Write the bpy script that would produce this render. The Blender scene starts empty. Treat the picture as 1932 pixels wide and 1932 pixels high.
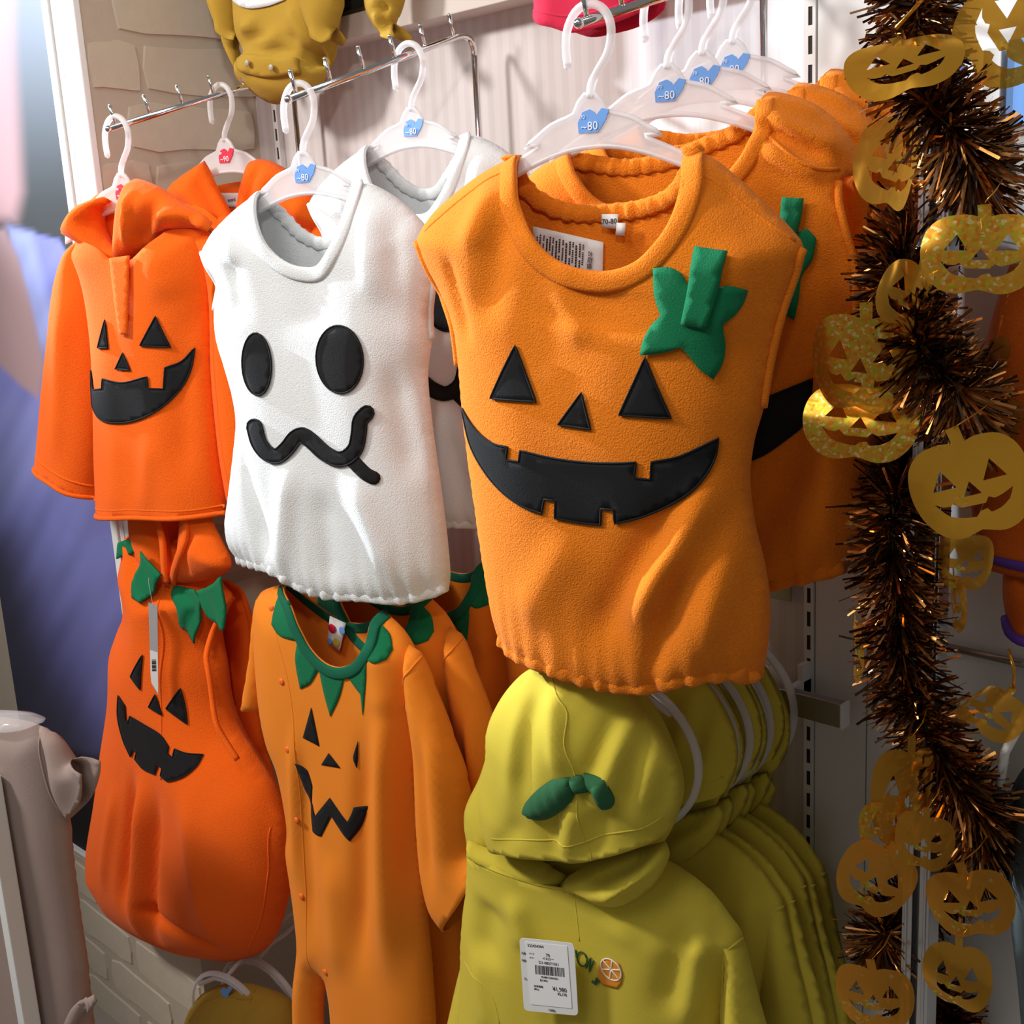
import bpy, bmesh, math, random
import numpy as np
from mathutils import Vector, Matrix
from mathutils.geometry import delaunay_2d_cdt
random.seed(7)
S = bpy.context.scene
C = S.collection
R_ = math.radians

# ------------------------------------------------------------------ camera, world, lights, exposure
FPX, CPX = 2250., 966.
CAM = np.array([0., 0., 1.5])
_dn = np.array([534, 9734., FPX]); _dn /= np.linalg.norm(_dn)
_v1 = np.array([-1380 - CPX, 590 - CPX, FPX]); _v1 -= _dn * (_v1 @ _dn); _v1 /= np.linalg.norm(_v1)
MX = -_v1; MZ = -_dn; MY = np.cross(MZ, MX)
MW = np.array([MX, MY, MZ])                       # world = MW @ (right, down, forward)
cd = bpy.data.cameras.new('camera'); cam = bpy.data.objects.new('camera', cd); C.objects.link(cam)
rx, dn, fw = MW[:, 0], MW[:, 1], MW[:, 2]
mm = Matrix(((rx[0], -dn[0], -fw[0], 0), (rx[1], -dn[1], -fw[1], 0), (rx[2], -dn[2], -fw[2], CAM[2]), (0, 0, 0, 1)))
cam.matrix_world = mm
cd.sensor_fit = 'HORIZONTAL'; cd.sensor_width = 36.; cd.lens = 36. * FPX / 1932.; cd.clip_start = .02
S.camera = cam
S.view_settings.view_transform = 'Standard'; S.view_settings.look = 'None'
S.view_settings.gamma = 1.; S.view_settings.exposure = 0.12; S.view_settings.use_curve_mapping = False
S.cycles.max_bounces = 8; S.cycles.transparent_max_bounces = 12
w = bpy.data.worlds.new('world'); S.world = w; w.use_nodes = True
w.node_tree.nodes['Background'].inputs[0].default_value = (1., .97, .93, 1)
w.node_tree.nodes['Background'].inputs[1].default_value = .17

def lamp(name, kind, loc, aim, energy, size=.1, col=(1, 1, 1), size_y=None, spot=None, blend=.3):
    l = bpy.data.lights.new(name, kind); l.energy = energy; l.color = col
    if kind == 'AREA':
        l.size = size
        if size_y: l.shape = 'RECTANGLE'; l.size_y = size_y
    else: l.shadow_soft_size = size
    if spot: l.spot_size = R_(spot); l.spot_blend = blend
    o = bpy.data.objects.new(name, l); C.objects.link(o); o.location = loc
    o.rotation_euler = (Vector(aim) - Vector(loc)).to_track_quat('-Z', 'Y').to_euler()
    return o
lamp('track_spot', 'SPOT', (-5.1, -.42, 3.35), (-1.0, 1.17, 1.70), 2000, .06, (.80, .90, 1), spot=19, blend=.4)
lamp('aisle_spot', 'SPOT', (-2.15, -.75, 2.7), (-1.15, .9, 1.2), 178, .16, (1, .965, .92), spot=60, blend=.6)
lamp('ceiling_panel', 'AREA', (-.9, -.5, 2.85), (-1.1, .9, 1.5), 13, 1.0, (1, .97, .94))
lamp('aisle_spot', 'SPOT', (.5, -.55, 2.6), (-1.45, 1.0, 1.78), 52, .08, (1, .95, .88), spot=46, blend=.8)

# ------------------------------------------------------------------ pixel -> world helpers
def ray(px, py): return MW @ np.array([px - CPX, py - CPX, FPX])
def on(px, py, axis, val):
    r = ray(px, py); return CAM + r * ((val - CAM[axis]) / r[axis])

class Fr:
    """hanging frame: origin P, u to the right along the cloth, v up, n towards the aisle"""
    def __init__(s, P, deg):
        s.P = np.array(P, float); s.deg = deg; a = R_(deg)
        s.u = np.array([math.cos(a), math.sin(a), 0]); s.n = np.array([math.sin(a), -math.cos(a), 0])
    def px(s, x, y, w=0.):
        r = ray(x, y); t = ((s.P + s.n * w - CAM) @ s.n) / (r @ s.n); d = CAM + r * t - s.P
        return np.array([d @ s.u, d[2]])

# ------------------------------------------------------------------ materials
def mat(name, col, rough=.6, metal=0., bump=0., bscale=900., sheen=0., var=0., trans=0., alpha=1., spec=.5, bdist=.002):
    m = bpy.data.materials.new(name); m.use_nodes = True
    nt = m.node_tree; b = nt.nodes['Principled BSDF']
    b.inputs['Base Color'].default_value = (*col, 1); b.inputs['Roughness'].default_value = rough
    b.inputs['Metallic'].default_value = metal; b.inputs['Specular IOR Level'].default_value = spec
    if sheen:
        b.inputs['Sheen Weight'].default_value = sheen; b.inputs['Sheen Roughness'].default_value = .5
        b.inputs['Sheen Tint'].default_value = (*[min(1, c * .6 + .3) for c in col], 1)
    if trans: b.inputs['Transmission Weight'].default_value = trans
    if alpha < 1: b.inputs['Alpha'].default_value = alpha
    tc = nt.nodes.new('ShaderNodeTexCoord')
    if bump:
        n = nt.nodes.new('ShaderNodeTexNoise'); n.inputs['Scale'].default_value = bscale; n.inputs['Detail'].default_value = 4
        nt.links.new(tc.outputs['Object'], n.inputs['Vector'])
        bp = nt.nodes.new('ShaderNodeBump'); bp.inputs['Strength'].default_value = bump; bp.inputs['Distance'].default_value = bdist
        nt.links.new(n.outputs['Fac'], bp.inputs['Height']); nt.links.new(bp.outputs['Normal'], b.inputs['Normal'])
    if var:
        n2 = nt.nodes.new('ShaderNodeTexNoise'); n2.inputs['Scale'].default_value = bscale * .6; n2.inputs['Detail'].default_value = 3
        nt.links.new(tc.outputs['Object'], n2.inputs['Vector'])
        mx = nt.nodes.new('ShaderNodeMix'); mx.data_type = 'RGBA'
        mx.inputs[6].default_value = (*[c * (1 - var) for c in col], 1); mx.inputs[7].default_value = (*[min(1, c * (1 + var)) for c in col], 1)
        nt.links.new(n2.outputs['Fac'], mx.inputs[0]); nt.links.new(mx.outputs[2], b.inputs['Base Color'])
    return m
def lin(r, g, b):
    f = lambda c: (c / 255. / 12.92) if c <= 10 else ((c / 255. + .055) / 1.055) ** 2.4
    return (f(r), f(g), f(b))
M = {}
M['fleece'] = mat('pumpkin_fleece', (.84, .215, .010), .95, bump=.75, bscale=640, sheen=.25, var=.16, spec=.15, bdist=.0022)
M['orange'] = mat('bright_orange_fleece', (.92, .130, .006), .95, bump=.5, bscale=600, sheen=.2, var=.07, spec=.15)
M['jersey'] = mat('orange_jersey', (.86, .245, .018), .9, bump=.25, bscale=1500, sheen=.12, var=.05, spec=.2)
M['white'] = mat('white_fleece', (.74, .76, .77), .95, bump=.5, bscale=600, sheen=.2, spec=.15)
M['lemon'] = mat('lemon_sweat', (.63, .505, .052), .92, bump=.25, bscale=1500, sheen=.12, var=.05, spec=.2)
M['mustard'] = mat('mustard_cotton', (.42, .25, .030), .92, bump=.3, bscale=1300, sheen=.1, var=.06, spec=.2)
M['crimson'] = mat('crimson_cotton', (.50, .012, .045), .9, bump=.3, bscale=1200, sheen=.1, spec=.2)
M['black'] = mat('black_felt', (.010, .010, .011), .85, bump=.3, bscale=900, sheen=.08, spec=.2)
M['green'] = mat('green_felt', (.006, .165, .065), .9, bump=.4, bscale=800, sheen=.12, var=.1, spec=.2)
M['bow'] = mat('dark_green_jersey', (.030, .125, .052), .9, bump=.3, bscale=900, sheen=.1, spec=.2)
M['rib'] = mat('green_rib', (.006, .125, .065), .9, bump=.4, bscale=1100, sheen=.1, spec=.2)
M['chrome'] = mat('chrome', (.72, .72, .72), .12, 1.)
M['alu'] = mat('brushed_aluminium', (.62, .64, .67), .28, 1.)
M['steel'] = mat('satin_steel', (.42, .41, .39), .35, 1.)
M['paper'] = mat('white_card', (.80, .80, .79), .6)
M['ink'] = mat('black_ink', (.02, .02, .02), .7)
M['inkw'] = mat('white_ink', (.8, .82, .9), .6)
M['blue'] = mat('blue_sticker', (.14, .33, .74), .5)
M['red'] = mat('red_sticker', (.62, .01, .045), .5)
M['greycard'] = mat('grey_card', (.38, .38, .40), .6)
M['thread'] = mat('green_thread', (.02, .11, .04), .8)
M['wthread'] = mat('white_thread', (.85, .80, .70), .8)
M['othread'] = mat('orange_thread', (.80, .28, .015), .8)
M['snap'] = mat('orange_snap', (.90, .17, .02), .45)
M['snapgrey'] = mat('grey_snap', (.36, .31, .22), .4)
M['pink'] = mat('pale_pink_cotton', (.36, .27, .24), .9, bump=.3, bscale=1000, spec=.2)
M['darkgrey'] = mat('blue_grey_cotton', (.055, .07, .075), .9, bump=.3, bscale=1000, spec=.2)
M['dark'] = mat('dark_recess', (.018, .016, .015), .8)
M['enamel'] = mat('white_enamel', (.74, .74, .73), .4, bump=.03, bscale=60)
M['whitestrip'] = mat('gloss_white_strip', (.90, .91, .92), .35)
M['glitterpaint'] = mat('purple_trim', (.10, .03, .30), .8)
M['reflection'] = mat('brown_reflection', (.36, .115, .012), .95, bump=.5, bscale=500, spec=.15)  # brown for the painted pumpkin reflections on the right costume
M['dull_orange'] = mat('rust_orange_fleece', (.62, .115, .010), .95, bump=.5, bscale=500, sheen=.1, var=.2, spec=.15)

def plastic():
    m = mat('frosted_plastic', (.93, .92, .93), .32, spec=.5); nt = m.node_tree; b = nt.nodes['Principled BSDF']
    b.inputs['Subsurface Weight'].default_value = .0
    tr = nt.nodes.new('ShaderNodeBsdfTransparent'); tr.inputs[0].default_value = (1, .98, .98, 1)
    tl = nt.nodes.new('ShaderNodeBsdfTranslucent'); tl.inputs[0].default_value = (.92, .92, .93, 1)
    m1 = nt.nodes.new('ShaderNodeMixShader'); m1.inputs[0].default_value = .35
    m2 = nt.nodes.new('ShaderNodeMixShader'); m2.inputs[0].default_value = .42
    o = nt.nodes['Material Output']
    nt.links.new(b.outputs[0], m1.inputs[1]); nt.links.new(tl.outputs[0], m1.inputs[2])
    nt.links.new(m1.outputs[0], m2.inputs[1]); nt.links.new(tr.outputs[0], m2.inputs[2])
    nt.links.new(m2.outputs[0], o.inputs[0]); return m
M['plastic'] = plastic()
def clear():
    m = mat('clear_film', (.9, .9, .92), .12, spec=.6); nt = m.node_tree; b = nt.nodes['Principled BSDF']
    tr = nt.nodes.new('ShaderNodeBsdfTransparent'); ms = nt.nodes.new('ShaderNodeMixShader'); ms.inputs[0].default_value = .78
    nt.links.new(b.outputs[0], ms.inputs[1]); nt.links.new(tr.outputs[0], ms.inputs[2]); nt.links.new(ms.outputs[0], nt.nodes['Material Output'].inputs[0]); return m
M['clear'] = clear()
def foil(name, base, glit, see, rough=.2):
    """holographic amber foil: metal with coloured flakes; part of the light goes through"""
    m = mat(name, base, rough, .85); nt = m.node_tree; b = nt.nodes['Principled BSDF']; N = nt.nodes.new; L = nt.links.new
    tc = N('ShaderNodeTexCoord')
    v = N('ShaderNodeTexVoronoi'); v.inputs['Scale'].default_value = 420
    big = N('ShaderNodeTexNoise'); big.inputs['Scale'].default_value = 34; big.inputs['Detail'].default_value = 3
    L(tc.outputs['Object'], v.inputs['Vector']); L(tc.outputs['Object'], big.inputs['Vector'])
    sep = N('ShaderNodeSeparateColor'); L(v.outputs['Color'], sep.inputs[0])
    r = N('ShaderNodeValToRGB'); e = r.color_ramp.elements
    e[0].position = 0; e[0].color = (*base, 1); e[1].position = 1; e[1].color = (*base, 1)
    for p, c in ((.45, base), (.55, (.85, .25, .02)), (.68, (.45, .60, .03)), (.80, (.90, .55, .05)), (.9, (.95, .75, .30))):
        k = e.new(p); k.color = (*c, 1)
    r.color_ramp.interpolation = 'CONSTANT'; L(sep.outputs[0], r.inputs[0])
    rp = N('ShaderNodeValToRGB'); rp.color_ramp.elements[0].position = .60 - glit * .3; rp.color_ramp.elements[1].position = .66 - glit * .3
    L(big.outputs['Fac'], rp.inputs[0])
    mx = N('ShaderNodeMix'); mx.data_type = 'RGBA'; mx.inputs[6].default_value = (*base, 1)
    L(rp.outputs[0], mx.inputs[0]); L(r.outputs[0], mx.inputs[7]); L(mx.outputs[2], b.inputs['Base Color'])
    wv = N('ShaderNodeTexNoise'); wv.inputs['Scale'].default_value = 26; L(tc.outputs['Object'], wv.inputs['Vector'])
    bp = N('ShaderNodeBump'); bp.inputs['Strength'].default_value = .28; bp.inputs['Distance'].default_value = .003
    L(wv.outputs['Fac'], bp.inputs['Height']); L(bp.outputs[0], b.inputs['Normal'])
    tl = N('ShaderNodeBsdfTranslucent'); tl.inputs[0].default_value = (*[min(1, c * 1.15) for c in base], 1)
    tr = N('ShaderNodeBsdfTransparent'); tr.inputs[0].default_value = (*[min(1, c * 1.1) for c in base], 1)
    m1 = N('ShaderNodeMixShader'); m1.inputs[0].default_value = .25; m2 = N('ShaderNodeMixShader'); m2.inputs[0].default_value = see
    L(b.outputs[0], m1.inputs[1]); L(tl.outputs[0], m1.inputs[2]); L(m1.outputs[0], m2.inputs[1]); L(tr.outputs[0], m2.inputs[2])
    L(m2.outputs[0], nt.nodes['Material Output'].inputs[0]); return m
M['foil'] = foil('gold_foil', (.88, .46, .045), .0, .04)
M['foilg'] = foil('glitter_gold_foil', (.78, .40, .045), .9, .12)
M['foilb'] = foil('amber_foil', (.66, .33, .04), .1, .25)
M['foilo'] = foil('orange_foil', (.84, .38, .05), .2, .18)
M['tin_dark'] = mat('black_tinsel', (.05, .024, .012), .25, .9)
M['tin_brown'] = mat('brown_tinsel', (.30, .12, .035), .28, .95)
M['tin_copper'] = mat('copper_tinsel', (.80, .36, .10), .22, 1.)

def wallpaper():
    m = mat('striped_wallpaper', (.7, .62, .6), .7); nt = m.node_tree; N = nt.nodes.new; L = nt.links.new
    tc = N('ShaderNodeTexCoord'); wv = N('ShaderNodeTexWave'); wv.bands_direction = 'X'; wv.inputs['Scale'].default_value = 14
    wv.inputs['Distortion'].default_value = 0
    L(tc.outputs['Object'], wv.inputs['Vector'])
    r = N('ShaderNodeValToRGB'); r.color_ramp.elements[0].position = .4; r.color_ramp.elements[1].position = .6
    r.color_ramp.elements[0].color = (.60, .55, .54, 1); r.color_ramp.elements[1].color = (.64, .595, .585, 1)
    L(wv.outputs['Fac'], r.inputs[0]); L(r.outputs[0], nt.nodes['Principled BSDF'].inputs['Base Color']); return m
M['wallpaper'] = wallpaper()
M['brick'] = mat('cream_brick', (.60, .52, .41), .85, bump=.25, bscale=90, var=.06)
M['mortar'] = mat('taupe_mortar', (.53, .45, .36), .9, bump=.2, bscale=140, var=.06)
M['beige'] = mat('beige_board', (.62, .55, .50), .7)
M['floor'] = mat('shop_floor', (.38, .35, .31), .45, bump=.05, bscale=20)

# ------------------------------------------------------------------ object helpers
def link_mesh(name, verts, faces, m, parent=None, smooth=True, thick=None, off=-1., mats=None, midx=None, bev=None):
    me = bpy.data.meshes.new(name); me.from_pydata([tuple(v) for v in verts], [], faces); me.update()
    for x in (mats or [m]): me.materials.append(x)
    if midx is not None: me.polygons.foreach_set('material_index', midx)
    if smooth: me.polygons.foreach_set('use_smooth', [True] * len(me.polygons))
    o = bpy.data.objects.new(name, me); C.objects.link(o)
    if parent: o.parent = parent
    if thick:
        md = o.modifiers.new('thickness', 'SOLIDIFY'); md.thickness = thick; md.offset = off
    if bev:
        md = o.modifiers.new('soft_edge', 'BEVEL'); md.width = bev; md.segments = 2; md.limit_method = 'ANGLE'
    return o
def tag(o, label, cat, group=None):
    o['label'] = label; o['category'] = cat
    if group: o['group'] = group
    return o
def thing(name, label, cat, loc=(0, 0, 0), rz=0., group=None):
    o = bpy.data.objects.new(name, None); C.objects.link(o); o.empty_display_size = .02
    o.location = loc; o.rotation_euler = (0, 0, rz)
    return tag(o, label, cat, group)
def struct(o): o['kind'] = 'structure'; return o
def box_geo(x0, x1, y0, y1, z0, z1):
    v = [(x, y, z) for x in (x0, x1) for y in (y0, y1) for z in (z0, z1)]
    f = [(0, 1, 3, 2), (4, 6, 7, 5), (0, 4, 5, 1), (2, 3, 7, 6), (0, 2, 6, 4), (1, 5, 7, 3)]
    return v, f
def boxes(name, lst, m, parent=None, bev=None):
    V, F = [], []
    for b in lst:
        v, f = box_geo(*b); k = len(V); V += v; F += [tuple(i + k for i in q) for q in f]
    return link_mesh(name, V, F, m, parent, smooth=False, bev=bev)
def tube_geo(path, rad, seg=10, flat=1., caps=True, closed=False):
    P = [Vector(p) for p in path]; n = len(P); V, F = [], []
    rads = rad if hasattr(rad, '__len__') else [rad] * n
    up = None
    for i, p in enumerate(P):
        a = P[(i - 1) % n] if (closed or i > 0) else p; b = P[(i + 1) % n] if (closed or i < n - 1) else p
        t = (b - a).normalized()
        if up is None: up = t.orthogonal().normalized()
        else:
            up = up - t * up.dot(t)
            up = up.normalized() if up.length > 1e-6 else t.orthogonal().normalized()
        s = t.cross(up)
        for k in range(seg):
            an = 2 * math.pi * k / seg
            V.append(p + up * math.cos(an) * rads[i] + s * math.sin(an) * rads[i] * flat)
    for i in range(n if closed else n - 1):
        j = (i + 1) % n
        for k in range(seg):
            k2 = (k + 1) % seg; F.append((i * seg + k, i * seg + k2, j * seg + k2, j * seg + k))
    if caps and not closed:
        F.append(tuple(range(seg))[::-1]); F.append(tuple((n - 1) * seg + k for k in range(seg)))
    return V, F
def tube(name, path, rad, m, parent=None, seg=10, flat=1., closed=False):
    v, f = tube_geo(path, rad, seg, flat, True, closed); return link_mesh(name, v, f, m, parent)
def join_geo(parts):
    V, F = [], []
    for v, f in parts:
        k = len(V); V += list(v); F += [tuple(i + k for i in q) for q in f]
    return V, F
def ellipsoid(c, r, seg=16, rings=8):
    V, F = [], []
    for i in range(rings + 1):
        th = math.pi * i / rings
        for k in range(seg):
            a = 2 * math.pi * k / seg
            V.append((c[0] + r[0] * math.sin(th) * math.cos(a), c[1] + r[1] * math.sin(th) * math.sin(a), c[2] + r[2] * math.cos(th)))
    for i in range(rings):
        for k in range(seg):
            k2 = (k + 1) % seg; F.append((i * seg + k, (i + 1) * seg + k, (i + 1) * seg + k2, i * seg + k2))
    return V, F
def text(parent, name, s, size, u, w, v, m, roll=0., ext=.0002, ax='CENTER', sx=1.):
    c = bpy.data.curves.new(name, 'FONT'); c.body = s; c.size = size; c.align_x = ax; c.align_y = 'CENTER'; c.extrude = ext
    c.materials.append(m); c.space_character = 1.
    c.resolution_u = 2; tmp = bpy.data.objects.new(name, c); me = bpy.data.meshes.new_from_object(tmp); bpy.data.objects.remove(tmp)
    o = bpy.data.objects.new(name, me); C.objects.link(o); o.parent = parent; o.location = (u, -w, v)
    o.rotation_euler = (Matrix.Rotation(R_(90), 3, 'X') @ Matrix.Rotation(R_(roll), 3, 'Z')).to_euler()
    o.scale = (sx, 1, 1)
    return o

# ------------------------------------------------------------------ 2-D curves
def resample(pts, step, closed=False, sharp=55.):
    """Catmull-Rom through pts (uv), corners sharper than `sharp` degrees stay corners"""
    P = [np.array(p, float) for p in pts]; n = len(P); out = []
    def corner(i):
        if not closed and (i == 0 or i == n - 1): return True
        a = P[i] - P[i - 1]; b = P[(i + 1) % n] - P[i]
        c = (a @ b) / (np.linalg.norm(a) * np.linalg.norm(b) + 1e-12)
        return math.degrees(math.acos(max(-1, min(1, c)))) > sharp
    for i in range(n if closed else n - 1):
        p1, p2 = P[i], P[(i + 1) % n]
        p0 = p1 * 2 - p2 if corner(i) else P[i - 1]
        p3 = p2 * 2 - p1 if corner((i + 1) % n) else P[(i + 2) % n]
        k = max(1, int(round(np.linalg.norm(p2 - p1) / step)))
        for j in range(k):
            t = j / k
            m1 = (p2 - p0) * .5; m2 = (p3 - p1) * .5
            L = np.linalg.norm(p2 - p1)
            for q in (m1, m2):
                ln = np.linalg.norm(q)
                if ln > L: q *= L / ln
            h = (2 * t**3 - 3 * t**2 + 1) * p1 + (t**3 - 2 * t**2 + t) * m1 + (-2 * t**3 + 3 * t**2) * p2 + (t**3 - t**2) * m2
            out.append(h)
    if not closed: out.append(P[-1])
    return out
def seg_dist(Q, A, B):
    """min distance of points Q (n,2) to segments A->B (m,2)"""
    D = B - A; L2 = (D * D).sum(1) + 1e-12
    t = np.clip(((Q[:, None, :] - A[None]) * D[None]).sum(2) / L2[None], 0, 1)
    P = A[None] + t[..., None] * D[None]
    return np.sqrt(((Q[:, None, :] - P) ** 2).sum(2)).min(1)
def inside(Q, poly):
    P = np.array(poly); x, y = Q[:, 0], Q[:, 1]; r = np.zeros(len(Q), bool)
    for a, b in zip(P, np.roll(P, -1, 0)):
        c = ((a[1] > y) != (b[1] > y)) & (x < (b[0] - a[0]) * (y - a[1]) / (b[1] - a[1] + 1e-15) + a[0]); r ^= c
    return r
def fill(loop, step, holes=()):
    """triangulate a uv loop with inner points -> verts, faces (counter-clockwise)"""
    L = np.array(loop); lo, hi = L.min(0), L.max(0)
    g = []
    ny = int((hi[1] - lo[1]) / (step * .87)) + 1
    for j in range(1, ny):
        y = lo[1] + j * step * .87
        xs = np.arange(lo[0] + (step * .5 if j % 2 else 0), hi[0], step)
        g += [(x, y) for x in xs]
    loops = [loop] + list(holes)
    if g:
        G = np.array(g); k = inside(G, loop)
        for h in holes: k &= ~inside(G, h)
        G = G[k]
        for lp in loops:
            if len(G):
                P = np.array(lp); G = G[seg_dist(G, P, np.roll(P, -1, 0)) > step * .45]
    else: G = np.zeros((0, 2))
    pts, ed = [], []
    for lp in loops:
        k = len(pts); n = len(lp); pts += [tuple(p) for p in lp]; ed += [(k + i, k + (i + 1) % n) for i in range(n)]
    pts += [tuple(p) for p in G]
    v, _, f, *_r = delaunay_2d_cdt([Vector(p) for p in pts], ed, [], 1, 1e-7)
    V = np.array([(q.x, q.y) for q in v]); cen = np.array([V[list(t)].mean(0) for t in f]); k = inside(cen, loop)
    for h in holes: k &= ~inside(cen, h)
    F = []
    for t, ok in zip(f, k):
        if not ok: continue
        a, b, c = V[t[0]], V[t[1]], V[t[2]]
        F.append(tuple(t) if (b[0] - a[0]) * (c[1] - a[1]) - (b[1] - a[1]) * (c[0] - a[0]) > 0 else tuple(t)[::-1])
    return V, F

# ------------------------------------------------------------------ cloth
class Cloth:
    """a sewn piece: front and back sheet that meet in the closed seams and stand apart at the open edges"""
    def __init__(s, root, name, fr, segs, m, w0=0., Tf=.03, Tb=.02, R=.06, folds=(), back=None, step=.008, wr=.0015, wf=38.,
                 hem=None, thick=.0025, front_only=False, lean=0., build=True):
        s.fr, s.w0, s.Tf, s.Tb, s.R, s.wr, s.wf, s.hemspec, s.lean = fr, w0, Tf, Tb, R, wr, wf, hem, lean
        s.root, s.m = root, m; s.seed = random.random() * 10
        cl = []
        uv = []
        for kind, pts in segs:
            q = [fr.px(x, y, w0) for x, y in pts]; uv.append(q)
            if kind == 'c':
                r = resample(q, step); cl += list(zip(r[:-1], r[1:]))
        s.A = np.array([a for a, b in cl]); s.B = np.array([b for a, b in cl])
        s.vtop = max(q[1] for qq in uv for q in qq)
        s.H = None
        if hem is not None:
            h = resample(uv[hem[0]], .02); s.HA, s.HB = np.array(h[:-1]), np.array(h[1:]); s.H = hem[1:]
        s.folds = []
        for f in folds:
            a = fr.px(f[0], f[1], w0 + Tf * .6); b = fr.px(f[2], f[3], w0 + Tf * .6); s.folds.append((a, b, f[4], f[5]))
        loop, loopb = [], []
        for i, (kind, pts) in enumerate(segs):
            if kind == 'c':
                r = resample(uv[i], step); rb = r
            else:
                r = resample(s.pxs(pts), step); r[0] = uv[i][0]; r[-1] = uv[i][-1]
                if back and i in back:
                    q = s.pxs(back[i], -1); rb = resample(q, step); rb[0] = uv[i][0]; rb[-1] = uv[i][-1]
                else: rb = r
            loop += r[:-1]; loopb += rb[:-1]
        if sum(a[0] * b[1] - a[1] * b[0] for a, b in zip(loop, loop[1:] + loop[:1])) < 0: loop = loop[::-1]; loopb = loopb[::-1]
        s.loop = loop
        if not build: return
        Vf, Ff = fill(loop, step); wf_ = s.depth(Vf)
        V = [(u, -w_, v) for (u, v), w_ in zip(Vf, wf_)]; F = list(Ff)
        if not front_only:
            Vb, Fb = fill(loopb, step * 1.5); wb = s.depth(Vb, -1); k = len(V)
            V += [(u, -w_, v) for (u, v), w_ in zip(Vb, wb)]; F += [tuple(i + k for i in t)[::-1] for t in Fb]
        s.obj = link_mesh(name, V, F, m, root, True)
        if not front_only:
            bm = bmesh.new(); bm.from_mesh(s.obj.data); bmesh.ops.remove_doubles(bm, verts=bm.verts, dist=2e-5)
            bm.to_mesh(s.obj.data); bm.free()
        md = s.obj.modifiers.new('cloth_thickness', 'SOLIDIFY'); md.thickness = thick; md.offset = -1
    def depth(s, Q, side=1):
        Q = np.atleast_2d(np.array(Q, float)); d = seg_dist(Q, s.A, s.B)
        x = np.clip(d / s.R, 0, 1); pr = np.maximum(0, 1 - (1 - x) ** 2) ** .68
        u, v = Q[:, 0], Q[:, 1]; k = s.wf; sd = s.seed
        w_ = (s.Tf if side > 0 else -s.Tb) * pr
        if side > 0:
            for a, b, wd, am in s.folds:
                ab = b - a; t_ = ((Q - a) @ ab) / (ab @ ab + 1e-12); tc_ = np.clip(t_, -.15, 1.15)
                dd = np.linalg.norm(Q - a - tc_[:, None] * ab, axis=1); en = np.clip(np.minimum((t_ + .15) / .4, (1.15 - t_) / .4), 0, 1); en = en * en * (3 - 2 * en)
                w_ = w_ + 1.15 * am * en * np.exp(-(dd / wd) ** 2) * np.minimum(1, pr * 1.4)
        if s.wr:
            n = np.sin(k * u + 2.1 * np.sin(k * .31 * v + sd) + sd) + .6 * np.sin(k * 1.9 * u + k * .35 * v + 1.7 * sd) + .5 * np.sin(k * .8 * v - k * .6 * u + sd * 3)
            w_ = w_ + side * s.wr * n * pr
        if s.H is not None:
            dh = seg_dist(Q, s.HA, s.HB); lam, amp, fall = s.H
            w_ = w_ + side * amp * np.sin(2 * math.pi * u / lam + 1.3 * np.sin(u * 55 + sd)) * np.exp(-dh / fall) * np.minimum(1, pr * 1.5)
            w_ = w_ - side * .35 * abs(s.Tf) * np.exp(-(dh / .022) ** 2) * np.minimum(1, pr)
        return s.w0 + w_ + s.lean * (v - s.vtop)
    def pxs(s, pts, side=1, off=0.):
        out = []
        for x, y in pts:
            w_ = s.w0
            for _ in range(5):
                q = s.fr.px(x, y, w_); w_ = .4 * w_ + .6 * (float(s.depth(q, side)[0]) + off)
            out.append(s.fr.px(x, y, w_))
        return out
    def patch(s, name, px, m, off=.0022, step=.007, parent=None, thick=.0016, sharp=38., smooth=True, hold=0., edge=None):
        uv = s.pxs(px, 1, off); H = 0
        if hold:
            H = float(np.percentile(s.depth(np.array(uv)), 75)) + off; H = max(H, hold); uv = [s.fr.px(x, y, H) for x, y in px]
        lp = resample(uv, step * .7, True, sharp)
        if sum(a[0] * b[1] - a[1] * b[0] for a, b in zip(lp, lp[1:] + lp[:1])) < 0: lp = lp[::-1]
        V, F = fill(lp, step); w_ = s.depth(V) + off
        if hold: w_ = H + np.clip(w_ - H, -.004, .004) + .0025 * np.sin(V[:, 0] * 130 + V[:, 1] * 60)
        o = link_mesh(name, [(u, -a, v) for (u, v), a in zip(V, w_)], F, m, parent or s.root, smooth, thick)
        if edge:
            e = s.depth(np.array(lp)) + off
            q = [(u, -a, v) for (u, v), a in zip(lp, e)]
            v, f = tube_geo(q, edge, 6, closed=True); link_mesh('stitched_edge', v, f, m, o)
        return o
    def cord(s, name, px, rad, m, off=0., parent=None, side=1, seg=8, step=.006, flat=1., ripple=None):
        uv = resample(s.pxs(px, side, off * side), step); w_ = s.depth(np.array(uv), side) + off * side
        pts = [(u, -a, v) for (u, v), a in zip(uv, w_)]
        r = rad
        if ripple: r = [rad * (1 + ripple * math.sin(i * 1.7 + .8 * math.sin(i * .6))) for i in range(len(pts))]
        return tube(name, pts, r, m, parent or s.root, seg, flat)
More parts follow.
